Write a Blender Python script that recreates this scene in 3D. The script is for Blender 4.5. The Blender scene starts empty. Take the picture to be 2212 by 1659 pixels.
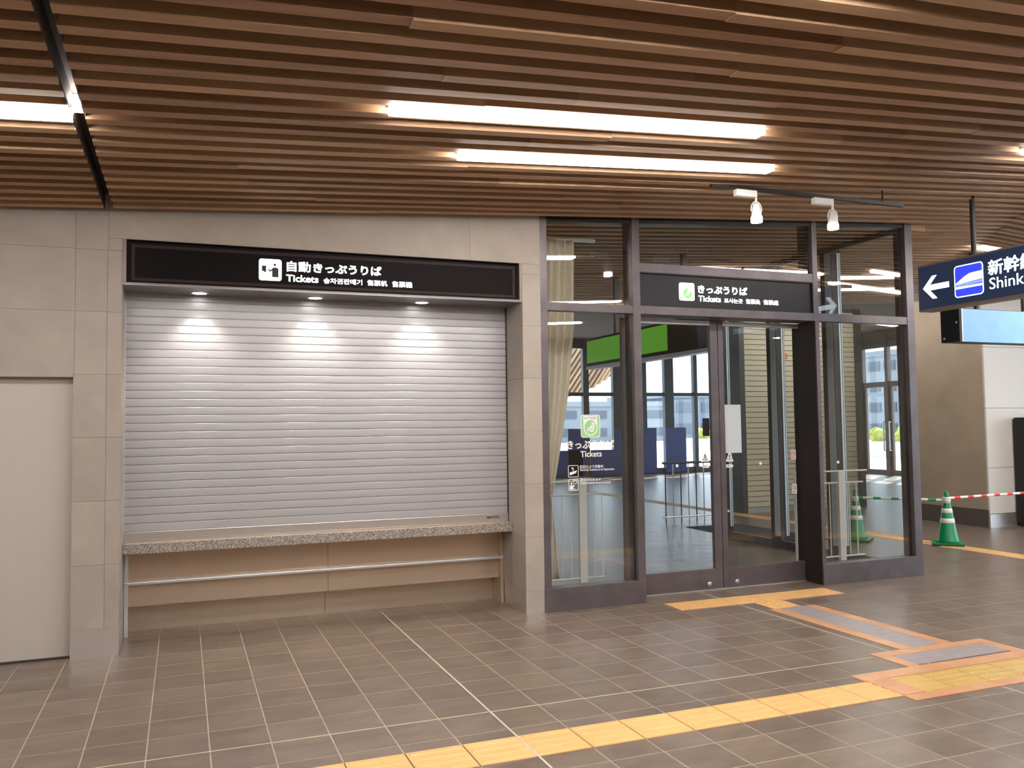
import bpy, bmesh, math, random
from mathutils import Vector, Matrix
random.seed(7)
SC = bpy.context.scene
COL = SC.collection

# ---------------------------------------------------------------- camera
cam_d = bpy.data.cameras.new('camera'); cam = bpy.data.objects.new('camera', cam_d); COL.objects.link(cam)
RX = ((0.9322028, 0.00603144, 0.36188611), (-0.36170031, 0.05163035, 0.93086368), (-0.01306986, -0.99864805, 0.05031153))
CAM = Vector((0, 0, 1.64)); FPX = 1830.0
m = Matrix.Identity(4)
for i in range(3):
    m[i][0] = RX[i][0]; m[i][1] = -RX[i][1]; m[i][2] = -RX[i][2]; m[i][3] = CAM[i]
cam.matrix_world = m
cam_d.sensor_width = 36.0; cam_d.lens = FPX / 2212 * 36.0; cam_d.clip_end = 400; cam_d.clip_start = 0.05
SC.camera = cam

def project(p):
    d = Vector(p) - CAM
    c = [sum(RX[i][k] * d[i] for i in range(3)) for k in range(3)]
    if c[2] < 0.1: return None
    return (1106 + FPX * c[0] / c[2], 829.5 + FPX * c[1] / c[2])

# ---------------------------------------------------------------- world, sun, exposure
SKY = 3.4
LAMP = 34.0
w = bpy.data.worlds.new('sky'); SC.world = w; w.use_nodes = True
bg = w.node_tree.nodes['Background']; bg.inputs[0].default_value = (0.78, 0.88, 1.0, 1); bg.inputs[1].default_value = SKY
sd = bpy.data.lights.new('sun', 'SUN'); sd.energy = 12; sd.angle = 0.01; sd.color = (1, 0.95, 0.88)
sun = bpy.data.objects.new('sun', sd); COL.objects.link(sun)
sun.rotation_euler = Vector((-0.55, -0.40, -0.73)).to_track_quat('-Z', 'Y').to_euler()
sun.location = (30, 30, 30)
SC.view_settings.view_transform = 'Standard'; SC.view_settings.look = 'None'
SC.view_settings.gamma = 1.0; SC.view_settings.use_curve_mapping = False
SC.view_settings.exposure = 0.45
SC.cycles.transparent_max_bounces = 20
SC.cycles.max_bounces = 8; SC.cycles.diffuse_bounces = 4; SC.cycles.glossy_bounces = 4

# ---------------------------------------------------------------- materials
MATS = {}
def new_mat(name):
    mt = bpy.data.materials.new(name); mt.use_nodes = True
    nt = mt.node_tree; b = nt.nodes['Principled BSDF']
    MATS[name] = mt
    return mt, nt, b
def link(nt, a, b): nt.links.new(a, b)
def plain(name, col, rough=0.5, metal=0.0, emit=None, strength=0.0, noise=0.0, nscale=8.0, bump=0.0, bscale=60.0, spec=0.5):
    mt, nt, b = new_mat(name)
    b.inputs['Base Color'].default_value = (*col, 1); b.inputs['Roughness'].default_value = rough
    b.inputs['Metallic'].default_value = metal; b.inputs['Specular IOR Level'].default_value = spec
    if emit:
        b.inputs['Emission Color'].default_value = (*emit, 1); b.inputs['Emission Strength'].default_value = strength
    if noise > 0:
        geo = nt.nodes.new('ShaderNodeNewGeometry'); n = nt.nodes.new('ShaderNodeTexNoise')
        n.inputs['Scale'].default_value = nscale; n.inputs['Detail'].default_value = 5
        link(nt, geo.outputs['Position'], n.inputs['Vector'])
        r = nt.nodes.new('ShaderNodeValToRGB')
        r.color_ramp.elements[0].position = 0.3; r.color_ramp.elements[1].position = 0.7
        r.color_ramp.elements[0].color = (*[c * (1 - noise) for c in col], 1)
        r.color_ramp.elements[1].color = (*[min(1, c * (1 + noise)) for c in col], 1)
        link(nt, n.outputs['Fac'], r.inputs[0]); link(nt, r.outputs[0], b.inputs['Base Color'])
    if bump > 0:
        geo2 = nt.nodes.new('ShaderNodeNewGeometry'); n2 = nt.nodes.new('ShaderNodeTexNoise')
        n2.inputs['Scale'].default_value = bscale; link(nt, geo2.outputs['Position'], n2.inputs['Vector'])
        bp = nt.nodes.new('ShaderNodeBump'); bp.inputs['Strength'].default_value = bump; bp.inputs['Distance'].default_value = 0.002
        link(nt, n2.outputs['Fac'], bp.inputs['Height']); link(nt, bp.outputs[0], b.inputs['Normal'])
    return mt
def varied(name, c0, c1, rough, stretch=(1, 1, 1), nscale=3.0, nmix=0.5, rough_var=0.0, bump=0.0):
    """colour between c0 and c1: per-piece random mixed with world-space noise"""
    mt, nt, b = new_mat(name)
    oi = nt.nodes.new('ShaderNodeObjectInfo'); geo = nt.nodes.new('ShaderNodeNewGeometry')
    mul = nt.nodes.new('ShaderNodeMath'); mul.operation = 'MULTIPLY'; mul.inputs[1].default_value = 37.0
    link(nt, oi.outputs['Random'], mul.inputs[0])
    vm = nt.nodes.new('ShaderNodeVectorMath'); vm.operation = 'MULTIPLY'; vm.inputs[1].default_value = stretch
    link(nt, geo.outputs['Position'], vm.inputs[0])
    va = nt.nodes.new('ShaderNodeVectorMath'); va.operation = 'ADD'
    link(nt, vm.outputs[0], va.inputs[0]); link(nt, mul.outputs[0], va.inputs[1])
    n = nt.nodes.new('ShaderNodeTexNoise'); n.inputs['Scale'].default_value = nscale; n.inputs['Detail'].default_value = 6
    n.inputs['Roughness'].default_value = 0.6
    link(nt, va.outputs[0], n.inputs['Vector'])
    mr = nt.nodes.new('ShaderNodeMapRange'); mr.inputs[1].default_value = 0.3; mr.inputs[2].default_value = 0.7
    link(nt, n.outputs['Fac'], mr.inputs[0])
    mx = nt.nodes.new('ShaderNodeMix'); mx.data_type = 'FLOAT'; mx.inputs[0].default_value = nmix
    link(nt, oi.outputs['Random'], mx.inputs[2]); link(nt, mr.outputs[0], mx.inputs[3])
    r = nt.nodes.new('ShaderNodeMix'); r.data_type = 'RGBA'
    r.inputs[6].default_value = (*c0, 1); r.inputs[7].default_value = (*c1, 1)
    link(nt, mx.outputs[0], r.inputs[0]); link(nt, r.outputs[2], b.inputs['Base Color'])
    b.inputs['Roughness'].default_value = rough
    if rough_var:
        mr2 = nt.nodes.new('ShaderNodeMapRange'); mr2.inputs[3].default_value = rough - rough_var; mr2.inputs[4].default_value = rough + rough_var
        link(nt, n.outputs['Fac'], mr2.inputs[0]); link(nt, mr2.outputs[0], b.inputs['Roughness'])
    if bump:
        bp = nt.nodes.new('ShaderNodeBump'); bp.inputs['Strength'].default_value = bump; bp.inputs['Distance'].default_value = 0.002
        link(nt, n.outputs['Fac'], bp.inputs['Height']); link(nt, bp.outputs[0], b.inputs['Normal'])
    return mt
def glass_mat(name, tint, base, power=5.0):
    mt = bpy.data.materials.new(name); mt.use_nodes = True; nt = mt.node_tree
    nt.nodes.remove(nt.nodes['Principled BSDF']); out = nt.nodes['Material Output']
    lw = nt.nodes.new('ShaderNodeLayerWeight'); lw.inputs[0].default_value = 0.5
    p = nt.nodes.new('ShaderNodeMath'); p.operation = 'POWER'; p.inputs[1].default_value = power
    link(nt, lw.outputs['Facing'], p.inputs[0])
    mr = nt.nodes.new('ShaderNodeMapRange'); mr.inputs[3].default_value = base; mr.inputs[4].default_value = 1.0
    link(nt, p.outputs[0], mr.inputs[0])
    tr = nt.nodes.new('ShaderNodeBsdfTransparent'); tr.inputs[0].default_value = (*tint, 1)
    gl = nt.nodes.new('ShaderNodeBsdfGlossy'); gl.inputs['Roughness'].default_value = 0.0
    mx = nt.nodes.new('ShaderNodeMixShader')
    link(nt, mr.outputs[0], mx.inputs[0]); link(nt, tr.outputs[0], mx.inputs[1]); link(nt, gl.outputs[0], mx.inputs[2])
    link(nt, mx.outputs[0], out.inputs[0]); MATS[name] = mt
    return mt

varied('wood', (0.30, 0.155, 0.078), (0.55, 0.36, 0.205), 0.55, (0.5, 14, 14), 2.0, 0.35, bump=0.1)
plain('ceiling_dark', (0.05, 0.03, 0.022), 0.8)
varied('wall_stone', (0.35, 0.305, 0.262), (0.44, 0.387, 0.335), 0.55, (1, 1, 1), 3.0, 0.75, bump=0.15)
plain('joint_bed', (0.10, 0.075, 0.05), 0.8)
plain('joint_dark', (0.27, 0.23, 0.19), 0.9)
varied('floor_tile', (0.112, 0.083, 0.063), (0.240, 0.182, 0.142), 0.32, (1.2, 3, 1), 3.0, 0.72, rough_var=0.07)
plain('grout', (0.47, 0.395, 0.305), 0.8, noise=0.15, nscale=30)
plain('expansion_joint', (0.62, 0.58, 0.50), 0.5, 0.2)
plain('expansion_yellow', (0.60, 0.54, 0.36), 0.6)
plain('shutter_metal', (0.45, 0.45, 0.47), 0.38, 0.32)
plain('shutter_bar', (0.60, 0.57, 0.55), 0.3, 0.75)
plain('frame_metal', (0.150, 0.132, 0.142), 0.38, 0.5, noise=0.15, nscale=5)
plain('frame_dark', (0.022, 0.016, 0.015), 0.45, 0.2)
plain('screw', (0.02, 0.018, 0.018), 0.5)
plain('steel', (0.80, 0.76, 0.74), 0.36, 0.9)
plain('post_alu', (0.60, 0.70, 0.76), 0.5, 0.3)
plain('alu', (0.72, 0.75, 0.80), 0.35, 0.8)
plain('bronze', (0.58, 0.465, 0.355), 0.22, 0.6)
plain('soffit', (0.20, 0.20, 0.215), 0.3, 0.5)
plain('downlight_trim', (0.8, 0.8, 0.8), 0.3, 0.3)
plain('lamp', (1, 1, 1), 0.5, emit=(1.0, 0.955, 0.915), strength=LAMP)
plain('downlight_lens', (1, 1, 1), 0.5, emit=(1.0, 0.95, 0.88), strength=12.0)
plain('sign_black', (0.010, 0.007, 0.008), 0.45, spec=0.06)
plain('sign_border', (0.040, 0.028, 0.025), 0.5, spec=0.1)
plain('sign_navy', (0.010, 0.018, 0.045), 0.3, emit=(0.010, 0.022, 0.055), strength=0.5)
plain('sign_grey', (0.035, 0.033, 0.040), 0.35, spec=0.2)
plain('sign_white', (1, 1, 1), 0.5, emit=(0.95, 0.97, 1.0), strength=2.2)
plain('sign_pale', (1, 1, 1), 0.5, emit=(0.75, 0.9, 1.0), strength=1.7)
plain('sign_blue', (0.02, 0.03, 0.5), 0.5, emit=(0.03, 0.05, 0.75), strength=0.9)
plain('sign_midblue', (0.2, 0.3, 0.7), 0.5, emit=(0.2, 0.3, 0.75), strength=0.9)
plain('sign_leaf', (0.25, 0.7, 0.2), 0.5, emit=(0.28, 0.75, 0.25), strength=0.55)
plain('sign_box', (0.22, 0.17, 0.15), 0.4, 0.3)
plain('decal_white', (0.86, 0.84, 0.84), 0.6)
plain('decal_green', (0.33, 0.62, 0.30), 0.6)
plain('decal_red', (0.72, 0.10, 0.08), 0.6)
plain('decal_dark', (0.05, 0.06, 0.13), 0.6)
plain('decal_blue', (0.35, 0.45, 0.75), 0.6)
plain('paper', (0.80, 0.84, 0.93), 0.7)
plain('door_paint', (0.52, 0.475, 0.43), 0.5)
plain('door_gap', (0.04, 0.03, 0.025), 0.7)
varied('tactile', (0.73, 0.42, 0.155), (0.81, 0.49, 0.20), 0.5, (1, 1, 1), 6, 0.6)
varied('tactile_film', (0.53, 0.35, 0.09), (0.66, 0.45, 0.14), 0.28, (1, 1, 1), 5, 0.8)
varied('tape', (0.52, 0.24, 0.10), (0.72, 0.41, 0.22), 0.35, (1, 1, 1), 4, 0.9)
varied('board_grey', (0.27, 0.24, 0.245), (0.40, 0.355, 0.36), 0.4, (1, 4, 1), 9, 0.9)
plain('cone_green', (0.0, 0.24, 0.085), 0.35)
plain('cone_base', (0.01, 0.09, 0.045), 0.6)
plain('bar_white', (0.85, 0.83, 0.82), 0.4)
plain('bar_red', (0.80, 0.05, 0.04), 0.4)
plain('bar_green', (0.0, 0.33, 0.16), 0.4)
plain('curtain', (0.90, 0.82, 0.70), 0.85)
plain('tie', (0.6, 0.3, 0.1), 0.8)
plain('white_paint', (0.80, 0.80, 0.78), 0.4)
plain('black', (0.010, 0.010, 0.012), 0.5)
plain('green_panel', (0.13, 0.42, 0.03), 0.4, emit=(0.13, 0.42, 0.03), strength=0.35)
plain('lightbox_blue', (0.16, 0.33, 0.64), 0.4, emit=(0.26, 0.50, 0.90), strength=0.22, noise=0.06, nscale=6)
plain('rear_shutter', (0.56, 0.53, 0.41), 0.5)
plain('rear_shutter_line', (0.10, 0.10, 0.07), 0.6)
plain('facade_dark', (0.06, 0.065, 0.075), 0.5)
plain('facade_brown', (0.13, 0.10, 0.085), 0.5)
plain('blue_panel', (0.025, 0.055, 0.26), 0.4)
plain('far_wall', (0.40, 0.33, 0.25), 0.6, noise=0.08, nscale=2)
plain('far_wall_light', (0.66, 0.64, 0.60), 0.5)
plain('skirting_dark', (0.15, 0.13, 0.12), 0.35, 0.4)
plain('pavement', (0.50, 0.50, 0.50), 0.8, noise=0.08, nscale=1)
plain('bldg_white', (0.22, 0.245, 0.285), 0.8)
plain('bldg_pale', (0.14, 0.165, 0.20), 0.8)
plain('bldg_window', (0.08, 0.10, 0.135), 0.6)
plain('hedge', (0.30, 0.32, 0.05), 0.8, noise=0.4, nscale=12)
plain('roof', (0.2, 0.19, 0.18), 0.9)
plain('mat_black', (0.012, 0.012, 0.013), 0.9)
# granite
mt, nt, b = new_mat('granite')
geo = nt.nodes.new('ShaderNodeNewGeometry'); vo = nt.nodes.new('ShaderNodeTexVoronoi'); vo.inputs['Scale'].default_value = 240
link(nt, geo.outputs['Position'], vo.inputs['Vector'])
bw = nt.nodes.new('ShaderNodeRGBToBW'); link(nt, vo.outputs['Color'], bw.inputs[0])
rp = nt.nodes.new('ShaderNodeValToRGB'); link(nt, bw.outputs[0], rp.inputs[0])
rp.color_ramp.elements[0].position = 0.25; rp.color_ramp.elements[0].color = (0.07, 0.06, 0.055, 1)
rp.color_ramp.elements[1].position = 0.8; rp.color_ramp.elements[1].color = (0.62, 0.57, 0.52, 1)
e = rp.color_ramp.elements.new(0.5); e.color = (0.33, 0.285, 0.25, 1)
link(nt, rp.outputs[0], b.inputs['Base Color']); b.inputs['Roughness'].default_value = 0.35
glass_mat('glass', (0.95, 0.965, 0.955), 0.10, 4.2)
glass_mat('glass_door', (0.96, 0.97, 0.965), 0.05, 5.0)
glass_mat('glass_side', (0.96, 0.97, 0.965), 0.03, 5.0)
glass_mat('glass_far', (0.93, 0.96, 0.97), 0.03)

# ---------------------------------------------------------------- helpers
def tag(o, label=None, cat=None, group=None, kind=None):
    if label: o['label'] = label
    if cat: o['category'] = cat
    if group: o['group'] = group
    if kind: o['kind'] = kind
    return o
def empty(name, loc=(0, 0, 0), parent=None):
    o = bpy.data.objects.new(name, None); COL.objects.link(o); o.location = loc; o.empty_display_size = 0.1
    if parent: o.parent = parent; o.location = Vector(loc) - wloc(parent)
    return o
def wloc(o):
    v = Vector(o.location)
    while o.parent: o = o.parent; v += o.location
    return v
def link_mesh(name, me, loc, parent=None):
    o = bpy.data.objects.new(name, me); COL.objects.link(o)
    if parent: o.parent = parent; o.location = Vector(loc) - wloc(parent)
    else: o.location = loc
    return o
BOXC = {}
def box_mesh(dx, dy, dz, mat, bev=0.0):
    k = (round(dx, 4), round(dy, 4), round(dz, 4), mat, bev)
    if k in BOXC: return BOXC[k]
    bm = bmesh.new(); bmesh.ops.create_cube(bm, size=1.0)
    bmesh.ops.scale(bm, vec=(dx, dy, dz), verts=bm.verts)
    if bev > 0:
        bmesh.ops.bevel(bm, geom=bm.edges[:], offset=bev, segments=2, affect='EDGES', profile=0.6)
    me = bpy.data.meshes.new(mat + '_box'); bm.to_mesh(me); bm.free(); me.materials.append(MATS[mat]); BOXC[k] = me
    return me
def box(name, x0, x1, y0, y1, z0, z1, mat, parent=None, bev=0.0):
    return link_mesh(name, box_mesh(abs(x1 - x0), abs(y1 - y0), abs(z1 - z0), mat, bev), ((x0 + x1) / 2, (y0 + y1) / 2, (z0 + z1) / 2), parent)
def from_bm(name, bm, mat, loc=(0, 0, 0), parent=None, smooth=False):
    me = bpy.data.meshes.new(name); bm.to_mesh(me); bm.free()
    for mm in (mat if isinstance(mat, (list, tuple)) else [mat]): me.materials.append(MATS[mm])
    if smooth:
        for p in me.polygons: p.use_smooth = True
    return link_mesh(name, me, loc, parent)
def bm_box(bm, x0, x1, y0, y1, z0, z1, mi=0):
    v = [bm.verts.new(c) for c in ((x0, y0, z0), (x1, y0, z0), (x1, y1, z0), (x0, y1, z0), (x0, y0, z1), (x1, y0, z1), (x1, y1, z1), (x0, y1, z1))]
    for f in ((0, 3, 2, 1), (4, 5, 6, 7), (0, 1, 5, 4), (1, 2, 6, 5), (2, 3, 7, 6), (3, 0, 4, 7)):
        bm.faces.new([v[i] for i in f]).material_index = mi
class Fr:  # a flat frame: origin, right, up, outward normal
    def __init__(s, o, u, v, n): s.o, s.u, s.v, s.n = Vector(o), Vector(u), Vector(v), Vector(n)
    def p(s, a, b, c=0.0): return s.o + s.u * a + s.v * b + s.n * c
def front(y): return Fr((0, y, 0), (1, 0, 0), (0, 0, 1), (0, -1, 0))
def poly(name, pts, fr, d0, d1, mat, parent=None):
    """extruded outline in a flat frame between offsets d0 and d1 along the normal"""
    bm = bmesh.new()
    lo = [bm.verts.new(fr.p(a, b, d0)) for a, b in pts]; hi = [bm.verts.new(fr.p(a, b, d1)) for a, b in pts]
    bm.faces.new(hi); bm.faces.new(lo[::-1])
    n = len(pts)
    for i in range(n): bm.faces.new((lo[i], lo[(i + 1) % n], hi[(i + 1) % n], hi[i]))
    bmesh.ops.recalc_face_normals(bm, faces=bm.faces)
    bmesh.ops.triangulate(bm, faces=[f for f in bm.faces if len(f.verts) > 4])
    c = sum((v.co for v in bm.verts), Vector()) / len(bm.verts)
    bmesh.ops.translate(bm, vec=-c, verts=bm.verts)
    return from_bm(name, bm, mat, c, parent)
def rrect(x0, x1, z0, z1, r, n=5):
    pts = []
    for cx, cz, a0 in ((x1 - r, z0 + r, -90), (x1 - r, z1 - r, 0), (x0 + r, z1 - r, 90), (x0 + r, z0 + r, 180)):
        for i in range(n + 1):
            a = math.radians(a0 + 90 * i / n); pts.append((cx + r * math.cos(a), cz + r * math.sin(a)))
    return pts
def circle(cx, cz, rx, rz=None, n=24, a0=0, a1=360):
    rz = rz or rx
    k = n if a1 - a0 >= 360 else n + 1
    return [(cx + rx * math.cos(math.radians(a0 + (a1 - a0) * i / n)), cz + rz * math.sin(math.radians(a0 + (a1 - a0) * i / n))) for i in range(k)]
def ring(name, x0, x1, z0, z1, r, t, fr, d0, d1, mat, parent):
    """rounded outline band"""
    o = rrect(x0, x1, z0, z1, r); i = rrect(x0 + t, x1 - t, z0 + t, z1 - t, max(r - t, 0.0005)); n = len(o)
    bm = bmesh.new()
    V = [[bm.verts.new(fr.p(a, b, d)) for a, b in q] for q, d in ((o, d1), (i, d1), (o, d0), (i, d0))]
    for k in range(n):
        j = (k + 1) % n
        bm.faces.new((V[0][k], V[0][j], V[1][j], V[1][k])); bm.faces.new((V[2][k], V[0][k], V[0][j], V[2][j])[::-1])
        bm.faces.new((V[1][k], V[1][j], V[3][j], V[3][k])[::-1])
    bmesh.ops.recalc_face_normals(bm, faces=bm.faces)
    c = sum((v.co for v in bm.verts), Vector()) / len(bm.verts)
    bmesh.ops.translate(bm, vec=-c, verts=bm.verts)
    return from_bm(name, bm, mat, c, parent)
def text(body, fr, a0, a1, b0, b1, d, mat, parent, bold=0.02, name='lettering', thick=0.002, fat=0.0):
    """lettering fitted to the rectangle a0..a1 x b0..b1 of a flat frame"""
    cu = bpy.data.curves.new('txt', 'FONT'); cu.body = body; cu.size = 1.0; cu.offset = bold; cu.extrude = 0.01; cu.resolution_u = 3
    to = bpy.data.objects.new('txt', cu); COL.objects.link(to)
    dg = bpy.context.evaluated_depsgraph_get(); dg.update()
    me = bpy.data.meshes.new_from_object(to.evaluated_get(dg))
    bpy.data.objects.remove(to); bpy.data.curves.remove(cu)
    xs = [v.co.x for v in me.vertices]; ys = [v.co.y for v in me.vertices]
    if not xs: return None
    x0, x1, y0, y1 = min(xs), max(xs), min(ys), max(ys)
    c = fr.p((a0 + a1) / 2, (b0 + b1) / 2, d)
    for v in me.vertices:
        a = a0 + (v.co.x - x0) / (x1 - x0) * (a1 - a0); bq = b0 + (v.co.y - y0) / (y1 - y0) * (b1 - b0)
        v.co = fr.p(a, bq, d + (thick if v.co.z > 0 else 0)) - c
    if fat:   # heavier strokes for dense characters: the outline repeated around itself
        bm = bmesh.new()
        for k, (da, db) in enumerate(((-1, -1), (1, -1), (-1, 1), (1, 1))):
            n0 = len(bm.verts); bm.from_mesh(me); bm.verts.ensure_lookup_table()
            bmesh.ops.translate(bm, vec=fr.u * da * fat + fr.v * db * fat + fr.n * 0.0001 * k, verts=bm.verts[n0:])
        bm.to_mesh(me); bm.free()
    me.materials.clear(); me.materials.append(MATS[mat])
    return link_mesh(name, me, c, parent)
def cyl_bm(bm, p0, p1, r0, r1=None, n=12, caps=True):
    p0, p1 = Vector(p0), Vector(p1); r1 = r0 if r1 is None else r1
    q = (p1 - p0).to_track_quat('Z', 'Y')
    A = [bm.verts.new(p0 + q @ Vector((r0 * math.cos(2 * math.pi * i / n), r0 * math.sin(2 * math.pi * i / n), 0))) for i in range(n)]
    B = [bm.verts.new(p1 + q @ Vector((r1 * math.cos(2 * math.pi * i / n), r1 * math.sin(2 * math.pi * i / n), 0))) for i in range(n)]
    for i in range(n): bm.faces.new((A[i], A[(i + 1) % n], B[(i + 1) % n], B[i]))
    if caps: bm.faces.new(A[::-1]); bm.faces.new(B)
def cyl(name, p0, p1, r0, mat, parent=None, r1=None, n=14):
    bm = bmesh.new(); c = (Vector(p0) + Vector(p1)) / 2
    cyl_bm(bm, Vector(p0) - c, Vector(p1) - c, r0, r1, n)
    return from_bm(name, bm, mat, c, parent, smooth=False)
def lathe(name, prof, loc, mat, parent=None, n=24):
    bm = bmesh.new(); rows = []
    for r, z in prof:
        rows.append([bm.verts.new((r * math.cos(2 * math.pi * i / n), r * math.sin(2 * math.pi * i / n), z)) for i in range(n)])
    for a, b_ in zip(rows, rows[1:]):
        for i in range(n): bm.faces.new((a[i], a[(i + 1) % n], b_[(i + 1) % n], b_[i]))
    bm.faces.new(rows[0][::-1]); bm.faces.new(rows[-1])
    return from_bm(name, bm, mat, loc, parent, smooth=True)

Y0 = 6.945                       # wall and storefront plane
CZ, CS = 3.326, 0.061            # ceiling underside: z = CZ + CS*x, folding down past the ridge
def ridge(y): return 9.40 + (y - 7.7) * 0.80
def ceil_z(x, y=0.0):
    r = max(ridge(y), 7.6)
    return CZ + CS * x if x <= r else CZ + CS * r - 0.065 * (x - r)

# ================================================================ STRUCTURE
# ---- floor
floor = box('floor', -7, 20.4, -7, 25, -0.2, -0.0008, 'grout'); tag(floor, kind='structure', label='brown tiled concourse floor with pale grout lines')
PT = 0.3035; TX0, TY0 = 0.140, 4.69
tiles = []
for i in range(-23, 67):
    for j in range(-38, 67):
        x0, y0 = TX0 + i * PT, TY0 + j * PT
        if x0 + PT > 20.3 or y0 + PT > 24.9: continue
        if x0 < 2.9 and y0 > 7.6: continue
        c = [project((x0 + a * PT, y0 + b_ * PT, 0)) for a, b_ in ((0, 0), (1, 0), (1, 1), (0, 1))]
        area = 0
        if all(c):
            if any(-20 < p[0] < 2232 and 0 < p[1] < 1680 for p in c):
                area = abs(sum(c[k][0] * c[(k + 1) % 4][1] - c[(k + 1) % 4][0] * c[k][1] for k in range(4))) / 2
                if 7.0 < y0 and x0 < 9: area *= 0.2
        tiles.append((area, x0, y0))
tiles.sort(key=lambda t: -t[0])
tme = box_mesh(PT - 0.0065, PT - 0.0065, 0.012, 'floor_tile')
for k, (a, x0, y0) in enumerate(tiles[:300]):
    link_mesh('floor_tile', tme, (x0 + PT / 2, y0 + PT / 2, -0.006), floor)
bm = bmesh.new()
for a, x0, y0 in tiles[300:]:
    g = 0.00325
    vs = [bm.verts.new(q) for q in ((x0 + g, y0 + g, 0), (x0 + PT - g, y0 + g, 0), (x0 + PT - g, y0 + PT - g, 0), (x0 + g, y0 + PT - g, 0))]
    bm.faces.new(vs)
o = from_bm('floor_tiles_far', bm, 'floor_tile', (0, 0, 0), None); o.parent = floor; o.location = -floor.location; tag(o, kind='stuff')
for x in (TX0 + 5 * PT, TX0 + 15 * PT + 0.03):
    box('expansion_strip', x - 0.006, x + 0.006, -3, 7.55 if x < 3 else 7.15, -0.002, 0.0055 if x < 3 else 0.001, 'expansion_joint', floor)
box('expansion_strip', -3, 4.5, TY0 - 0.004, TY0 + 0.004, -0.002, 0.001, 'expansion_yellow', floor)

# ---- ceiling: dark board above, timber slats below
ceiling = empty('ceiling', (0, 0, 3.6)); tag(ceiling, kind='structure', label='sloping ceiling of spaced timber slats')
def ceil_strip(name, xa, za, xb, zb, y0, y1, mat, parent):
    bm = bmesh.new(); vs = []
    for x, z in ((xa, za), (xb, zb)):
        for y in (y0, y1):
            for t in (0, 0.03): vs.append(bm.verts.new((x, y, z + t)))
    a = vs
    for f in ((a[0], a[2], a[6], a[4]), (a[1], a[5], a[7], a[3]), (a[0], a[4], a[5], a[1]), (a[2], a[3], a[7], a[6]), (a[0], a[1], a[3], a[2]), (a[4], a[6], a[7], a[5])): bm.faces.new(f)
    bmesh.ops.recalc_face_normals(bm, faces=bm.faces)
    o = from_bm(name, bm, mat, (0, 0, 0), None); o.parent = parent; o.location = -wloc(parent); return o
ceil_strip('ceiling_board', -7, CZ - 7 * CS + 0.13, 14.5, CZ + 14.5 * CS + 0.13, -7, 14, 'ceiling_dark', ceiling)
SW, SH, SP = 0.08, 0.12, 0.1856
LIGHTS = [  # x0, x1, gap index, label
    (1.047, 3.52, 5, 'long recessed linear ceiling light, nearest the camera of the two above the centre'),
    (1.68, 4.18, 9, 'long recessed linear ceiling light, the lower of the two above the centre, nearer the wall'),
    (-3.0, -0.545, 7, 'recessed linear ceiling light at the left edge, ending at the dark ceiling gap'),
    (5.97, 8.4, 5, 'linear ceiling light just entering the photo at the right edge'),
    (9.70, 10.40, 24, 'short linear ceiling light behind the blue hanging sign pole'),
]
LIGHTS += [(-3.4, -0.9, -6, None), (0.6, 3.1, -9, None), (4.4, 6.9, -12, None), (0.4, 2.9, -5, None), (-1.2, 1.3, -17, None), (2.6, 5.1, -20, None),
           (6.6, 9.1, -15, None), (-3.8, -1.3, -26, None), (0.9, 3.4, -30, None), (5.2, 7.7, -29, None), (10.4, 12.6, -10, None), (10.2, 12.7, -22, None), (8.9, 11.3, 3, None), (9.3, 11.7, 13, None), (8.8, 11.2, 8, None), (9.9, 12.3, 18, None)]  # out of view, added to light the concourse and brighten its right side
LIGHTS[5:5] = [(9.25, 10.85, 37, 'linear ceiling light seen through the upper right glass pane'), (9.9, 12.2, 44, 'linear ceiling light in front of the far beige shutter')]
sme = bpy.data.meshes.new('slat'); bm = bmesh.new(); bm_box(bm, 0, 1, -SW / 2, SW / 2, 0, SH); bmesh.ops.recalc_face_normals(bm, faces=bm.faces); bm.to_mesh(sme); bm.free(); sme.materials.append(MATS['wood'])
far_bm = bmesh.new(); n_slat = 0
def put_slat(xa, xb, y, single):
    global n_slat
    r = max(ridge(y), 7.6)
    down = xa >= r - 1e-6
    s = -0.065 if down else CS
    dz = random.choice((0, 0, 0, 0.004, -0.006, 0.003))
    za = ceil_z(xa, y) + dz
    L = (xb - xa) / math.cos(math.atan(s)) - 0.0006
    if single and n_slat < 300:
        o = link_mesh('slat', sme, (xa, y, za), ceiling); o.scale = (L, 1, 1); o.rotation_euler = (0, -math.atan(s), 0); n_slat += 1
    else:
        zb = za + s * (xb - xa) - 0.0
        vs = [far_bm.verts.new(c) for c in ((xa, y - SW / 2, za), (xb, y - SW / 2, zb), (xb, y + SW / 2, zb), (xa, y + SW / 2, za), (xa, y - SW / 2, za + SH), (xb, y - SW / 2, zb + SH), (xb, y + SW / 2, zb + SH), (xa, y + SW / 2, za + SH))]
        for f in ((0, 3, 2, 1), (0, 1, 5, 4), (1, 2, 6, 5), (2, 3, 7, 6), (3, 0, 4, 7)): far_bm.faces.new([vs[q] for q in f])
GAPX = (-0.555, -0.490)
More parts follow.
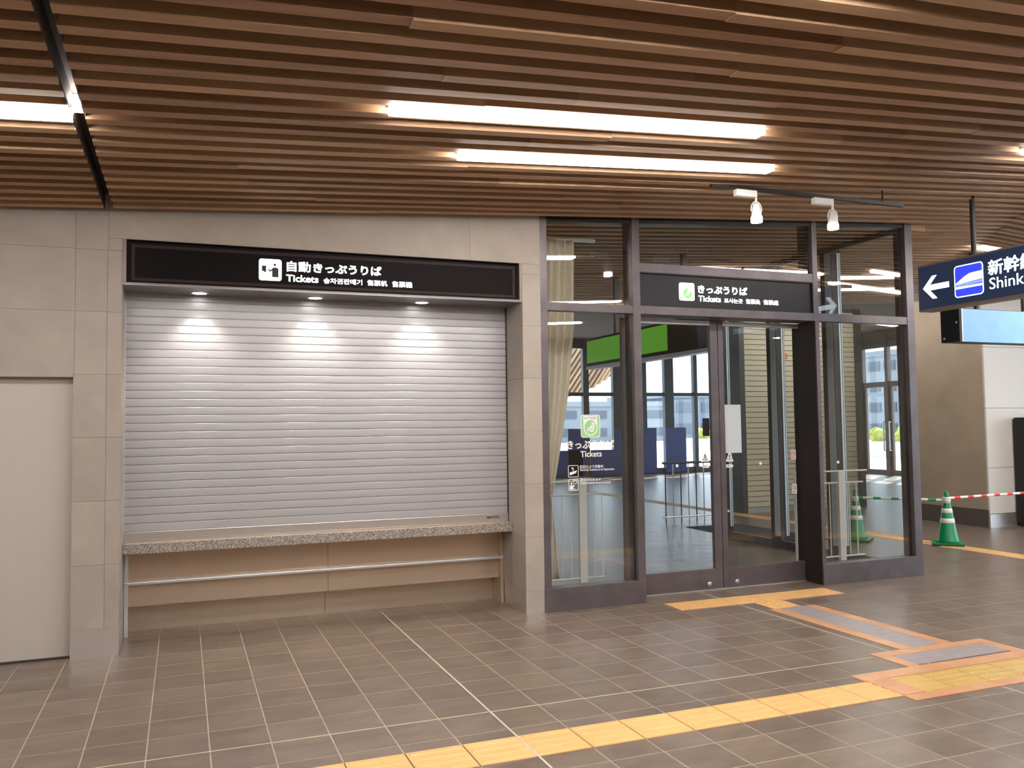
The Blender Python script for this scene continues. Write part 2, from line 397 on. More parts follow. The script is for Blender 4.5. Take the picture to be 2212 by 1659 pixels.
for k in range(-56, 57):
    yb = 3.512 + k * SP; yc = yb - SW / 2
    if yc > 13.9: break
    segs = []
    x = -6.8
    stops = [(-6.8, GAPX[0]), (GAPX[1], max(ridge(yc), 7.6)), (max(ridge(yc), 7.6), 14.4)]
    for a, b_ in stops:
        if b_ - a < 0.1: continue
        if 6.93 < yc < 7.02: a = max(a, 0.0); 
        if yc > 6.9 and a < 3.0:
            if b_ <= 3.0: continue
            a = 2.99
        x = a
        first = random.uniform(0.8, 3.8)
        while x < b_ - 0.05:
            e = min(b_, x + first); first = random.uniform(1.8, 3.9)
            if b_ - e < 0.5: e = b_
            segs.append((x, e)); x = e
    for a, b_ in segs:
        vis = (3.1 < yc < 6.93 and b_ > -2.2 and a < 9.5) or (6.9 <= yc < 12.5 and b_ > 6.5 and a < 13.5)
        put_slat(a, b_, yc, vis)
o = from_bm('slats_far', far_bm, 'wood', (0, 0, 0), None); o.parent = ceiling; o.location = -ceiling.location; tag(o, kind='stuff')
for q in ((-7.3, 17.9, -7.3, 11.2), (-7.3, 20.6, 11.2, 25.2)): tag(box('roof_slab', *q, 4.62, 4.8, 'roof'), kind='structure', label='unseen roof slab over the concourse, blocking sky and sun')  # unseen; eave past the right glazing is shaped to keep the sun out
box('ceiling_upper', -7, 14.3, -7, 11.2, 4.45, 4.6, 'ceiling_dark', ceiling); box('ceiling_upper', -7, 20.4, 11.2, 25, 4.45, 4.6, 'ceiling_dark', ceiling)
GAPC = lambda k: 3.512 + k * SP + (SP - SW) / 2
for x0, x1, k, lab in LIGHTS:
    y = GAPC(k); z0, z1 = ceil_z(x0, y), ceil_z(x1, y); th = math.atan((z1 - z0) / (x1 - x0)); L = (x1 - x0) / math.cos(th)
    t = empty('linear_ceiling_light', (x0, y, z0)); t.rotation_euler = (0, -th, 0)
    tag(t, lab or 'unseen linear ceiling light outside the view, added to light the concourse', 'ceiling light', 'linear ceiling lights')
    hm = bmesh.new(); bm_box(hm, 0, L, -0.052, 0.052, 0.02, 0.1); h = from_bm('housing', hm, 'white_paint'); h.parent = t
    dm = bmesh.new(); bm_box(dm, 0.005, L - 0.005, -0.050, 0.050, -0.022, 0.02); d = from_bm('diffuser', dm, 'lamp'); d.parent = t
    if x1 < -0.5 and k == 7:   # its lit end cap showing inside the dark gap
        cm = bmesh.new(); bm_box(cm, L, L + 0.06, -0.05, 0.05, 0.03, 0.09); cc = from_bm('end_cap', cm, 'lamp'); cc.parent = t
box('slat_end', 7.41, 7.62, 6.965, 7.03, ceil_z(7.5) - 0.055, ceil_z(7.5) + 0.02, 'wood', ceiling); box('slat_end', 7.41, 7.47, 7.03, 7.09, ceil_z(7.5) - 0.10, ceil_z(7.5) + 0.02, 'wood', ceiling)
# dark channel across the ceiling
for x in GAPX:
    box('channel_side', x - 0.004, x + 0.004, -6.9, 6.93, CZ + CS * x + 0.015, CZ + CS * x + 0.125, 'ceiling_dark', ceiling)

# ---- front wall (beige stone panels)
wall = empty('wall_front', (1, Y0, 0)); tag(wall, kind='structure', label='beige stone-panelled wall around the shuttered ticket counter')
def wpanel(x0, x1, y0, y1, z0, z1, g=0.0009):
    ex = g if x1 - x0 > y1 - y0 else 0; ey = g if ex == 0 else 0
    return box('wall_panel', x0 + ex, x1 - ex, y0 + ey, y1 - ey, z0 + g, z1 - g, 'wall_stone', wall)
CRS = [0.205, 0.667, 1.134, 1.601, 2.068, 2.535, 3.0]
T = 0.03
XD0, XD1 = -1.70, -0.752        # door recess
XR0, XR1 = -0.432, 2.808        # counter recess
box('wall_core', -7, XD0, Y0 + T, Y0 + 0.3, 0, 4.3, 'joint_dark', wall)
box('wall_core', XD0, XD1, Y0 + T, Y0 + 0.3, 2.06, 4.3, 'joint_dark', wall)
box('wall_core', XD1 + T, XR0 - T, Y0 + T, 7.9, 0, 4.3, 'joint_dark', wall)
box('wall_core', XR0 - T, XR1 + T, Y0 + T, Y0 + 0.3, 3.11, 4.3, 'joint_dark', wall)
box('wall_core', XR1 + T, 2.98, Y0 + T, 7.9, 0, 4.3, 'joint_dark', wall)
for z0, z1 in zip([0.205, 0.667, 1.134, 1.601, 2.068], CRS[1:6]):
    for xa, xb in ((-2.65, XD0), (-3.6, -2.65), (-4.55, -3.6), (-5.5, -4.55), (-7, -5.5)): wpanel(xa, xb, Y0, Y0 + T, z0, z1)
wpanel(XD0, XD1 + 0.006, Y0, Y0 + T, 2.045, 2.535)
for xa, xb in ((-7, -5.5), (-5.5, -4.55), (-4.55, -3.6), (-3.6, -2.65), (-2.65, XD0), (XD0, XD1 + 0.006)):
    wpanel(xa, xb, Y0, Y0 + T, 2.535, 3.0); wpanel(xa, xb, Y0, Y0 + T, 3.0, 4.2)
for xa, xb in ((XD1 + 0.006, -0.531), (-0.531, XR0)):
    for z0, z1 in zip(CRS, CRS[1:]): wpanel(xa if z0 > 2 else (XD1 if xa < -0.6 else xa), xb, Y0, Y0 + T, z0, z1)
wpanel(XD1 + 0.006, -0.525, Y0, Y0 + T, 3.0, 3.55); wpanel(-0.525, XR0, Y0, Y0 + T, 3.0, 3.092)
wpanel(-0.525, 2.324, Y0, Y0 + T, 3.092, 3.95); wpanel(2.324, 2.985, Y0, Y0 + T, 3.092, 3.95)
for z0, z1 in zip(CRS, CRS[1:]): wpanel(XR1, 2.985, Y0, Y0 + T, z0, z1)
wpanel(XR1, 2.985, Y0, Y0 + T, 3.0, 3.092)
for z0, z1 in zip([0.205, 0.667, 1.134, 1.601, 2.068], [0.667, 1.134, 1.601, 2.068, 2.757]):   # reveals of the recess
    wpanel(XR1, XR1 + T, Y0 + T, 7.52, z0, z1); wpanel(XR0 - T, XR0, Y0 + T, 7.52, z0, z1)
for xa, xb, ya, yb in ((XD1, XR0, Y0 + 0.002, Y0 + T), (XR1, 2.985, Y0 + 0.002, Y0 + T), (XR1 + 0.002, XR1 + T, Y0 + T, 7.52), (XR0 - T, XR0 - 0.002, Y0 + T, 7.52), (-7, XD0, Y0 + 0.002, Y0 + T)):
    box('baseboard_front', xa, xb, ya, yb, 0, 0.205, 'steel', wall)
# service door at the far left, set back in the wall
door3 = empty('door_3', (-1.2, Y0 + 0.08, 0)); tag(door3, kind='structure', label='plain beige flush service door at the left edge, set back in the wall')
box('door_leaf', XD0 + 0.012, XD1 - 0.004, Y0 + 0.085, Y0 + 0.125, 0.012, 2.04, 'door_paint', door3)
box('threshold', XD0, XD1, Y0 + 0.06, Y0 + 0.2, 0, 0.011, 'door_gap', door3)
box('door_frame', XD1 - 0.003, XD1, Y0 + T, Y0 + 0.12, 0, 2.045, 'door_paint', door3)
box('door_frame', XD0, XD1, Y0 + T, Y0 + 0.12, 2.042, 2.06, 'door_paint', door3)

# ---- enclosing walls out of view
for nm, q in (('wall_left', (-7.2, -7, -7, 25, -0.1, 4.6)), ('wall_back', (-7, 14.3, -7.2, -7, -0.1, 4.6)), ('wall_side', (14.1, 14.3, -7, 0.5, -0.1, 4.6)), ('wall_rear', (-7, 3.0, 7.95, 8.1, -0.1, 4.5)), ('wall_office', (2.86, 2.98, 7.95, 25, -0.1, 4.5))):
    tag(box(nm, *q, 'far_wall'), kind='structure', label='plain beige wall enclosing the concourse')

# ---- storefront frame
sf = empty('window_1', (3.5, Y0, 0)); tag(sf, kind='structure', label='dark metal framed glass ticket office front with panes')
def fbox(name, x0, x1, y0, y1, z0, z1, parent=sf, mat='frame_metal', bev=0.002): return box(name, x0, x1, y0, y1, z0, z1, mat, parent, bev)
def ftop(x): return CZ + CS * x
fbox('mullion', 2.985, 3.053, Y0, 7.06, 0.205, 3.55)
fbox('mullion', 3.930, 4.008, Y0, 7.12, 0.205, 3.66)
fbox('mullion', 6.040, 6.102, Y0, 7.16, 2.685, 3.78)
fbox('mullion', 7.298, 7.400, Y0, 7.06, 0.205, 3.85)
fbox('jamb', 6.054, 6.102, Y0, 7.30, 0.0, 2.685, mat='frame_metal')
fbox('jamb_lining', 6.046, 6.054, Y0 + 0.004, 7.30, 0.0, 2.685, mat='frame_dark', bev=0)
fbox('mullion_lining', 3.924, 3.930, 7.0, 7.12, 2.765, 3.66, mat='frame_dark', bev=0)
fbox('mullion_lining', 3.924, 3.930, 7.0, 7.10, 0.205, 2.68, mat='frame_dark', bev=0)
fbox('mullion_lining', 6.034, 6.04, 7.0, 7.16, 3.18, 3.74, mat='frame_dark', bev=0)
fbox('mullion_lining', 7.25, 7.298, 7.0, 7.06, 0.205, 3.78, mat='frame_dark', bev=0)
fbox('transom', 3.053, 3.930, Y0 + 0.004, 7.04, 2.685, 2.760)
fbox('transom', 4.008, 6.040, Y0 + 0.002, 7.19, 2.685, 2.763)
fbox('transom', 6.102, 7.298, Y0 + 0.004, 7.04, 2.685, 2.768)
fbox('header', 4.008, 6.040, Y0 + 0.004, 7.10, 3.085, 3.172)
fbox('base_panel', 2.985, 4.008, Y0 - 0.006, 7.06, 0, 0.205, bev=0.003)
fbox('base_panel', 6.057, 7.400, Y0 - 0.006, 7.06, 0, 0.205, bev=0.003)
poly('head_rail', [(2.985, ftop(2.985) - 0.025), (7.4, ftop(7.4) - 0.025), (7.4, ftop(7.4) + 0.08), (2.985, ftop(2.985) + 0.08)], front(Y0 + 0.01), 0.0, -0.08, 'frame_dark', sf)
scm = bpy.data.meshes.new('screw'); bm = bmesh.new(); cyl_bm(bm, (0, 0, 0), (0, -0.002, 0), 0.0035, n=8); bm.to_mesh(scm); bm.free(); scm.materials.append(MATS['screw'])
for x in (3.09, 3.30, 3.49, 3.68, 3.88): link_mesh('screw', scm, (x, Y0 + 0.004, 2.735), sf)
for x in (4.06, 4.28, 4.49, 4.70, 4.91, 5.12, 5.33, 5.54, 5.75, 5.97):
    link_mesh('screw', scm, (x, Y0 + 0.002, 2.738), sf)
for x in (4.05, 4.45, 4.85, 5.25, 5.65, 6.0): link_mesh('screw', scm, (x, Y0 + 0.004, 3.142), sf)
GP = front(6.985)
def pane(pts, parent=sf, fr=GP, mat='glass', name='pane'): return poly(name, pts, fr, 0.0, -0.012, mat, parent)
pane([(3.05, 2.757), (3.933, 2.757), (3.933, ftop(3.933)), (3.05, ftop(3.05))])
pane([(4.005, 3.165), (6.043, 3.165), (6.043, ftop(6.043)), (4.005, ftop(4.005))])
pane([(6.10, 2.765), (7.30, 2.765), (7.30, ftop(7.30)), (6.10, ftop(6.10))])
pane([(3.05, 0.2), (3.933, 0.2), (3.933, 2.69), (3.05, 2.69)])
pane([(6.10, 0.2), (7.30, 0.2), (7.30, 2.69), (6.10, 2.69)])
# side glazing running back from the corner
side = empty('window_2', (7.4, 8.5, 0)); tag(side, kind='structure', label='side glazing of the ticket office seen through the front glass')
SFR = Fr((7.36, 0, 0), (0, -1, 0), (0, 0, 1), (-1, 0, 0))
PY = (8.19, 9.26, 10.48)
ya = 7.06
for yb in PY:
    pane([(-ya, 0.1), (-yb + 0.07, 0.1), (-yb + 0.07, 3.76), (-ya, 3.76)], side, SFR, 'glass_side')
    ya = yb + 0.07
box('base_rail', 7.33, 7.39, 7.06, 10.55, 0, 0.1, 'frame_metal', side); box('head_rail', 7.33, 7.39, 7.06, 10.55, 3.72, 3.82, 'frame_dark', side)
for y in PY:
    p = box('post', 7.32, 7.46, y - 0.10, y + 0.10, 0, 3.75, 'frame_dark', side)
    box('post_strip', 7.312, 7.32, y - 0.09, y + 0.015, 0.16, 3.7, 'post_alu', p)
    box('post_strip', 7.40, 7.425, y - 0.106, y - 0.10, 0.16, 3.7, 'post_alu', p); box('post_strip', 7.435, 7.45, y - 0.106, y - 0.10, 0.16, 3.7, 'post_alu', p)

# ---- sliding door leaves
def leaf(name, x0, x1, stile_l, stile_r, lab):
    d = empty(name, ((x0 + x1) / 2, 7.22, 0)); tag(d, kind='structure', label=lab)
    fbox('stile', x0, stile_l, 7.20, 7.245, 0.012, 2.68, d); fbox('stile', stile_r, x1, 7.20, 7.245, 0.012, 2.68, d)
    fbox('bottom_rail', stile_l, stile_r, 7.20, 7.245, 0.012, 0.205, d); fbox('top_rail', stile_l, stile_r, 7.20, 7.245, 2.635, 2.68, d, 'alu')
    pane([(stile_l - 0.01, 0.2), (stile_r + 0.01, 0.2), (stile_r + 0.01, 2.64), (stile_l - 0.01, 2.64)], d, front(7.222), 'glass_door')
    return d
d1 = leaf('door_1', 3.94, 5.031, 4.02, 4.945, 'left leaf of the glass sliding door'); d2 = leaf('door_2', 5.039, 6.13, 5.10, 6.06, 'right leaf of the glass sliding door')
box('track_sill', 4.0, 6.06, 7.19, 7.27, 0, 0.01, 'steel', d1)
for d, x in ((d1, 4.87), (d2, 5.197)):
    lk = lathe('lock', [(0.023, 0), (0.023, 0.004), (0.014, 0.007), (0.005, 0.007)], (x, 7.20, 0.06), 'steel', d); lk.rotation_euler = (math.pi / 2, 0, 0)
FD = front(7.2215)
def tri(d, cx, cz, flip):
    poly('warning_sticker', [(cx - 0.047, cz - 0.04), (cx + 0.047, cz - 0.04), (cx + 0.006, cz + 0.05), (cx - 0.006, cz + 0.05)], FD, 0.0005, 0.0015, 'decal_white', d)
    poly('sticker_mark', [(cx - 0.005, cz - 0.012), (cx + 0.005, cz - 0.012), (cx + 0.007, cz + 0.028), (cx - 0.007, cz + 0.028)], FD, 0.0016, 0.0022, 'decal_dark', d)
    poly('sticker_mark', circle(cx, cz - 0.024, 0.006, n=10), FD, 0.0016, 0.0022, 'decal_dark', d)
    for s in (-1, 1): poly('sticker_mark', circle(cx + s * 0.02, cz - 0.016, 0.008, n=10), FD, 0.0016, 0.0022, 'decal_red', d)
    z = cz - 0.085
    pts = [(cx - 0.045, z - 0.016), (cx + 0.028, z - 0.016), (cx + 0.046, z), (cx + 0.028, z + 0.016), (cx - 0.045, z + 0.016)]
    if flip: pts = [(2 * cx - a, b_) for a, b_ in pts][::-1]
    poly('arrow_sticker', pts, FD, 0.0005, 0.0015, 'decal_white', d)
    text('自動ドア', FD, cx - 0.03, cx + 0.015, z - 0.007, z + 0.007, 0.0016, 'decal_dark', d, 0.0, 'sticker_text', 0.0005)
tri(d1, 4.866, 1.305, True); tri(d2, 5.158, 1.300, False)
for z in (1.31, 0.955):
    poly('no_entry_sticker', rrect(5.925, 5.985, z - 0.05, z + 0.05, 0.006), FD, 0.0005, 0.0015, 'paper', d2)
    bm_r = ring('sticker_ring', 5.934, 5.976, z - 0.012, z + 0.04, 0.021, 0.006, FD, 0.0016, 0.0022, 'decal_red', d2)
    poly('sticker_slash', [(5.941, z + 0.028), (5.946, z + 0.033), (5.970, z + 0.001), (5.965, z - 0.004)], FD, 0.0016, 0.0022, 'decal_red', d2)
    text('禁止', FD, 5.935, 5.975, z - 0.04, z - 0.022, 0.0016, 'decal_red', d2, 0.02, 'sticker_text', 0.0005)
hd = box('handle', 5.135, 5.165, 7.29, 7.31, 0.68, 1.275, 'white_paint', d2, 0.005)
for z in (0.75, 1.2): box('handle_bracket', 5.14, 5.16, 7.245, 7.292, z, z + 0.02, 'white_paint', d2)
for x, d in ((5.535, d2),): poly('bird_dot', circle(x, 1.23, 0.016, n=16), FD, 0.0005, 0.0015, 'decal_white', d)
poly('bird_dot', circle(4.54, 1.235, 0.016, n=16), FD, 0.0005, 0.0015, 'decal_white', d1)
poly('bird_dot', circle(6.325, 1.23, 0.016, n=16), front(6.9845), 0.0005, 0.0015, 'decal_white', sf)
poly('poster', rrect(5.106, 5.322, 1.344, 1.835, 0.002), front(7.236), -0.004, -0.0055, 'paper', d2)
poly('small_notice', [(5.872, 2.31), (5.912, 2.305), (5.918, 2.37), (5.876, 2.375)], FD, 0.0005, 0.0015, 'tape', d2)
poly('door_notice', rrect(4.86, 4.94, 1.52, 1.70, 0.002), front(7.236), -0.004, -0.0055, 'sign_grey', d1)
# ================================================================ THINGS ON THE WALL
# ---- illuminated sign over the shutter
FS = front(Y0)
sg = empty('illuminated_sign', (1.19, Y0, 2.92)); tag(sg, 'long dark illuminated sign with white ticket lettering above the roller shutter', 'sign', 'ticket signs')
def sign_box(root, x0, x1, z0, z1, yb):
    box('frame', x0, x0 + 0.028, Y0 - 0.004, yb, z0, z1, 'sign_box', root); box('frame', x1 - 0.024, x1, Y0 - 0.004, yb, z0, z1, 'sign_box', root)
    box('frame', x0 + 0.028, x1 - 0.024, Y0 - 0.004, yb, z1 - 0.008, z1, 'sign_black', root); box('frame', x0 + 0.028, x1 - 0.024, Y0 - 0.004, yb, z0, z0 + 0.008, 'sign_box', root)
sign_box(sg, XR0, 2.806, 2.757, 3.092, 7.12)
box('face', XR0 + 0.028, 2.782, Y0 + 0.03, 7.1, 2.765, 3.084, 'sign_black', sg)
FF = front(Y0 + 0.03)
ring('inner_border', XR0 + 0.062, 2.75, 2.785, 3.062, 0.002, 0.022, FF, 0.0, 0.002, 'sign_border', sg)
def ticket_icon(root, x0, x1, z0, z1, fr):
    p = poly('pictogram', rrect(x0, x1, z0, z1, 0.02), fr, 0.0, 0.003, 'sign_white', root); cx = x0
    k = x1 - x0
    def q(a, b_): return (x0 + a * k, z0 + b_ * k)
    poly('machine', [q(.13, .42), q(.22, .42), q(.22, .38), q(.32, .38), q(.32, .68), q(.13, .68)], fr, 0.003, 0.004, 'sign_grey', p)
    poly('head', [q(.70 + .06 * math.cos(t / 16 * 2 * math.pi), .73 + .06 * math.sin(t / 16 * 2 * math.pi)) for t in range(16)], fr, 0.003, 0.004, 'sign_grey', p)
    poly('body', [q(.58, .16), q(.86, .16), q(.87, .55), q(.80, .61), q(.64, .61), q(.50, .47), q(.42, .56), q(.40, .50), q(.49, .39), q(.58, .46)], fr, 0.003, 0.004, 'sign_grey', p)
ticket_icon(sg, 0.558, 0.733, 2.834, 3.007, FF)
text('自動', FF, 0.776, 0.962, 2.917, 2.999, 0.001, 'sign_white', sg, 0.0, fat=0.0018)
text('きっぷうりば', FF, 0.985, 1.549, 2.917, 2.996, 0.001, 'sign_white', sg, 0.03)
text('Tickets', FF, 0.769, 1.026, 2.833, 2.890, 0.001, 'sign_white', sg, 0.02)
text('승차권판매기', FF, 1.067, 1.385, 2.832, 2.878, 0.001, 'sign_white', sg, 0.02)
text('售票机', FF, 1.428, 1.596, 2.833, 2.878, 0.001, 'sign_white', sg, 0.0, fat=0.0011)
text('售票機', FF, 1.639, 1.811, 2.831, 2.878, 0.001, 'sign_white', sg, 0.0, fat=0.0011)
# soffit under the sign with three downlights
sof = empty('trim_1', (1.19, 7.15, 2.757)); tag(sof, kind='structure', label='grey metal soffit panels under the sign')
for xa, xb in ((XR0, 0.575), (0.575, 1.50), (1.50, 2.806)): box('soffit_panel', xa + 0.001, xb - 0.001, Y0 + 0.0, 7.40, 2.745, 2.757, 'soffit', sof)
box('shutter_box', XR0, 2.806, 7.12, 7.6, 2.76, 3.09, 'soffit', sof)
for x, lab in ((0.118, 'round recessed downlight under the sign, leftmost of three over the shutter'), (1.032, 'round recessed downlight under the sign, middle of three over the shutter'), (1.955, 'round recessed downlight under the sign, rightmost of three over the shutter')):
    t = empty('downlight', (x, 7.195, 2.745)); tag(t, lab, 'downlight', 'downlights over the shutter')
    lathe('trim_ring', [(0.050, -0.001), (0.072, -0.001), (0.072, -0.005), (0.060, -0.007), (0.050, -0.003)], (x, 7.195, 2.745), 'downlight_trim', t)
    lathe('lens', [(0.052, -0.001), (0.052, -0.006), (0.02, -0.006)], (x, 7.195, 2.745), 'downlight_lens', t)
    ld = bpy.data.lights.new('downlight_beam', 'SPOT'); ld.energy = 24; ld.spot_size = math.radians(105); ld.spot_blend = 0.7; ld.shadow_soft_size = 0.04; ld.color = (1, 0.92, 0.82)
    lo = bpy.data.objects.new('downlight_beam', ld); COL.objects.link(lo); lo.parent = t; lo.location = (0, 0, -0.02)
# ---- roller shutter
sh = empty('roller_shutter', (1.19, 7.36, 0.765)); tag(sh, 'closed silver metal roller shutter above the granite counter', 'roller shutter')
SPITCH = 0.0659
arc = [(-0.0006 - 0.0006 * (1 - ((k - 4) / 4) ** 2), 0.0040 + 0.0560 * k / 8) for k in range(9)]
lip = [(-0.0006, 0.0600), (0.0008, 0.0618), (0.0030, 0.0632)]
groove = [(0.0030, 0.0632), (0.0075, 0.0634), (0.0075, 0.0659)]; low = [(0.0075, 0.0), (0.0075, 0.0030), (-0.0002, 0.0030), (-0.0006, 0.0040)]
smesh = bpy.data.meshes.new('shutter_slat'); bm = bmesh.new(); HW = (2.802 - (XR0 + 0.004)) / 2
for part, sm in ((low, False), (arc, True), (lip, True), (groove, False), ([(0.0075, 0.0), (0.012, 0.0), (0.012, SPITCH), (0.0075, SPITCH)], False)):
    A = [bm.verts.new((-HW, y, z)) for y, z in part]; B = [bm.verts.new((HW, y, z)) for y, z in part]
    for k in range(len(part) - 1): bm.faces.new((A[k], B[k], B[k + 1], A[k + 1])).smooth = sm
bm.to_mesh(smesh); bm.free(); smesh.materials.append(MATS['shutter_metal'])
zc = 0.848; xm = (2.802 + XR0 + 0.004) / 2
while zc < 2.74:
    link_mesh('shutter_slat', smesh, (xm, 7.36, zc), sh); zc += SPITCH
bb = box('bottom_bar', XR0 + 0.004, 2.802, 7.345, 7.385, 0.775, 0.848, 'shutter_bar', sh, 0.004)
box('foot_strip', XR0 + 0.004, 2.802, 7.33, 7.385, 0.766, 0.775, 'bronze', sh)
poly('maker_plate', rrect(2.592, 2.632, 0.806, 0.822, 0.001), front(7.345), 0.0, 0.001, 'decal_dark', bb); poly('maker_plate', rrect(2.633, 2.712, 0.806, 0.824, 0.001), front(7.345), 0.0, 0.001, 'sign_box', bb)
box('guide_rail', 2.800, 2.808, 7.345, 7.40, 0.77, 2.745, 'frame_dark', sh); box('guide_rail', XR0, XR0 + 0.004, 7.345, 7.40, 0.77, 2.745, 'alu', sh)
# ---- granite counter and the panels under it
ct = box('counter_slab', XR0 + 0.002, 2.806, 7.255, 7.60, 0.688, 0.766, 'granite', None, 0.003); tag(ct, 'speckled grey granite counter slab under the shutter', 'counter')
up = empty('counter_base', (1.19, 7.56, 0)); tag(up, 'bronze metal panels and footrail frame under the granite counter', 'counter base')
box('upper_panel', XR0 + 0.03, 1.188, 7.56, 7.59, 0.23, 0.688, 'bronze', up); box('upper_panel', 1.191, 2.775, 7.56, 7.59, 0.23, 0.688, 'bronze', up)
box('panel_return', XR0 + 0.03, 2.775, 7.59, 7.74, 0.222, 0.234, 'bronze', up)
box('kick_panel', XR0 + 0.03, 1.188, 7.73, 7.76, 0, 0.224, 'bronze', up); box('kick_panel', 1.191, 2.775, 7.73, 7.76, 0, 0.224, 'bronze', up)
box('rail', XR0 + 0.004, 2.804, 7.49, 7.56, 0.410, 0.432, 'alu', up, 0.004)
for xa, xb in ((XR0 + 0.002, XR0 + 0.032), (2.774, 2.805)):
    box('end_post', xa, xb, 7.495, 7.53, 0, 0.688, 'bronze' if xa > 0 else 'alu', up, 0.002); box('end_panel', xa, xb, 7.53, 7.76, 0, 0.688, 'bronze', up)
# ---- lit sign over the sliding door
s2 = empty('illuminated_sign', (5.02, Y0, 2.93)); tag(s2, 'dark lit sign with green pictogram and white ticket lettering over the glass door', 'sign', 'ticket signs')
box('face', 4.012, 6.036, Y0 + 0.03, 7.0, 2.770, 3.080, 'sign_grey', s2)
for q in ((4.008, 4.016, 2.763, 3.085), (6.032, 6.04, 2.763, 3.085), (4.016, 6.032, 3.074, 3.085), (4.016, 6.032, 2.763, 2.772)): box('frame', q[0], q[1], Y0 + 0.006, 7.0, q[2], q[3], 'frame_dark', s2)
p = poly('pictogram', rrect(4.452, 4.624, 2.836, 3.008, 0.02), FF, 0.0, 0.003, 'sign_white', s2)
poly('leaf_mark', circle(4.545, 2.905, 0.05, 0.052, 20), FF, 0.003, 0.004, 'sign_leaf', p)
poly('leaf_mark', [(4.52, 2.885), (4.555, 2.89), (4.59, 2.955), (4.575, 2.965), (4.55, 2.94), (4.54, 2.91)], FF, 0.004, 0.005, 'sign_white', p)
poly('leaf_mark', [(4.462, 2.846), (4.50, 2.846), (4.462, 2.885)], FF, 0.003, 0.004, 'sign_leaf', p); poly('leaf_mark', [(4.614, 2.846), (4.614, 2.885), (4.576, 2.846)], FF, 0.003, 0.004, 'sign_leaf', p)
text('きっぷうりば', FF, 4.665, 5.243, 2.915, 2.995, 0.001, 'sign_white', s2, 0.03)
text('Tickets', FF, 4.667, 4.927, 2.834, 2.892, 0.001, 'sign_white', s2, 0.02)
text('표사는곳', FF, 4.966, 5.184, 2.832, 2.878, 0.001, 'sign_white', s2, 0.02)
text('售票处', FF, 5.224, 5.395, 2.834, 2.880, 0.001, 'sign_white', s2, 0.0, fat=0.0011)
text('售票處', FF, 5.436, 5.616, 2.834, 2.880, 0.001, 'sign_white', s2, 0.0, fat=0.0011)
# ---- window lettering on the left pane
FG = front(6.9845)
dc = empty('window_decal', (3.48, 6.98, 1.4)); tag(dc, 'white and green ticket office lettering stuck on the left glass pane', 'decal')
p = poly('emblem', rrect(3.382, 3.58, 1.531, 1.740, 0.025), FG, 0.0, 0.001, 'decal_white', dc)
poly('emblem_field', rrect(3.388, 3.574, 1.537, 1.734, 0.022), FG, 0.001, 0.0014, 'decal_green', p)
shield = [(3.41, 1.728), (3.41, 1.62)] + [(3.481 + 0.071 * math.cos(math.radians(a)), 1.622 + 0.075 * math.sin(math.radians(a))) for a in range(180, 361, 15)] + [(3.552, 1.728)]
poly('emblem_shield', shield, FG, 0.0014, 0.0018, 'decal_white', p)
poly('emblem_disc', circle(3.481, 1.625, 0.062, 0.066, 28), FG, 0.0018, 0.0022, 'decal_green', p)
text('みどりの窓口', FG, 3.418, 3.544, 1.697, 1.722, 0.0018, 'decal_dark', p, 0.005, 'emblem_text', 0.0004)
poly('seat', [(3.47, 1.585), (3.508, 1.585), (3.528, 1.662), (3.519, 1.665), (3.495, 1.605), (3.47, 1.603)], FG, 0.0022, 0.0026, 'decal_white', p)
poly('passenger', [(3.44, 1.587), (3.452, 1.587), (3.466, 1.612), (3.487, 1.612), (3.506, 1.642), (3.498, 1.65), (3.487, 1.645), (3.475, 1.625), (3.456, 1.622)], FG, 0.0022, 0.0026, 'decal_white', p)
poly('passenger_head', circle(3.503, 1.661, 0.011, n=14), FG, 0.0022, 0.0026, 'decal_white', p)
text('きっぷうりば', FG, 3.242, 3.722, 1.430, 1.508, 0.0, 'decal_white', dc, 0.022, thick=0.001)
text('Tickets', FG, 3.374, 3.591, 1.355, 1.409, 0.0, 'decal_white', dc, 0.015, thick=0.001)
ring('camera_icon', 3.248, 3.352, 1.175, 1.283, 0.012, 0.005, FG, 0.0, 0.001, 'decal_white', dc)
poly('camera_mark', [(3.262, 1.205), (3.27, 1.193), (3.327, 1.214), (3.336, 1.236), (3.274, 1.222), (3.262, 1.218)], FG, 0.0, 0.001, 'decal_white', dc)
poly('camera_mark', [(3.294, 1.232), (3.302, 1.234), (3.302, 1.262), (3.28, 1.262), (3.28, 1.255), (3.294, 1.255)], FG, 0.0, 0.001, 'decal_white', dc)
text('防犯カメラ作動中', FG, 3.368, 3.604, 1.250, 1.281, 0.0, 'decal_white', dc, 0.01, thick=0.001)
text('Security Camera is in Operation', FG, 3.368, 3.716, 1.223, 1.249, 0.0, 'decal_white', dc, 0.01, thick=0.001)
ring('counter_icon', 3.251, 3.350, 1.055, 1.158, 0.012, 0.005, FG, 0.0, 0.001, 'decal_white', dc)
poly('counter_mark', [(3.262, 1.066), (3.316, 1.066), (3.316, 1.072), (3.296, 1.072), (3.296, 1.085), (3.312, 1.10), (3.308, 1.105), (3.292, 1.10), (3.27, 1.105), (3.263, 1.095)], FG, 0.0, 0.001, 'decal_white', dc)
poly('counter_mark', circle(3.279, 1.116, 0.009, n=12), FG, 0.0, 0.001, 'decal_white', dc)
ring('counter_mark', 3.296, 3.335, 1.115, 1.15, 0.004, 0.004, FG, 0.0, 0.001, 'decal_white', dc)
text('筆談ができます', FG, 3.368, 3.578, 1.135, 1.160, 0.0, 'decal_white', dc, 0.01, thick=0.001)
text('Communication board on hand', FG, 3.368, 3.675, 1.110, 1.130, 0.0, 'decal_white', dc, 0.01, thick=0.001)

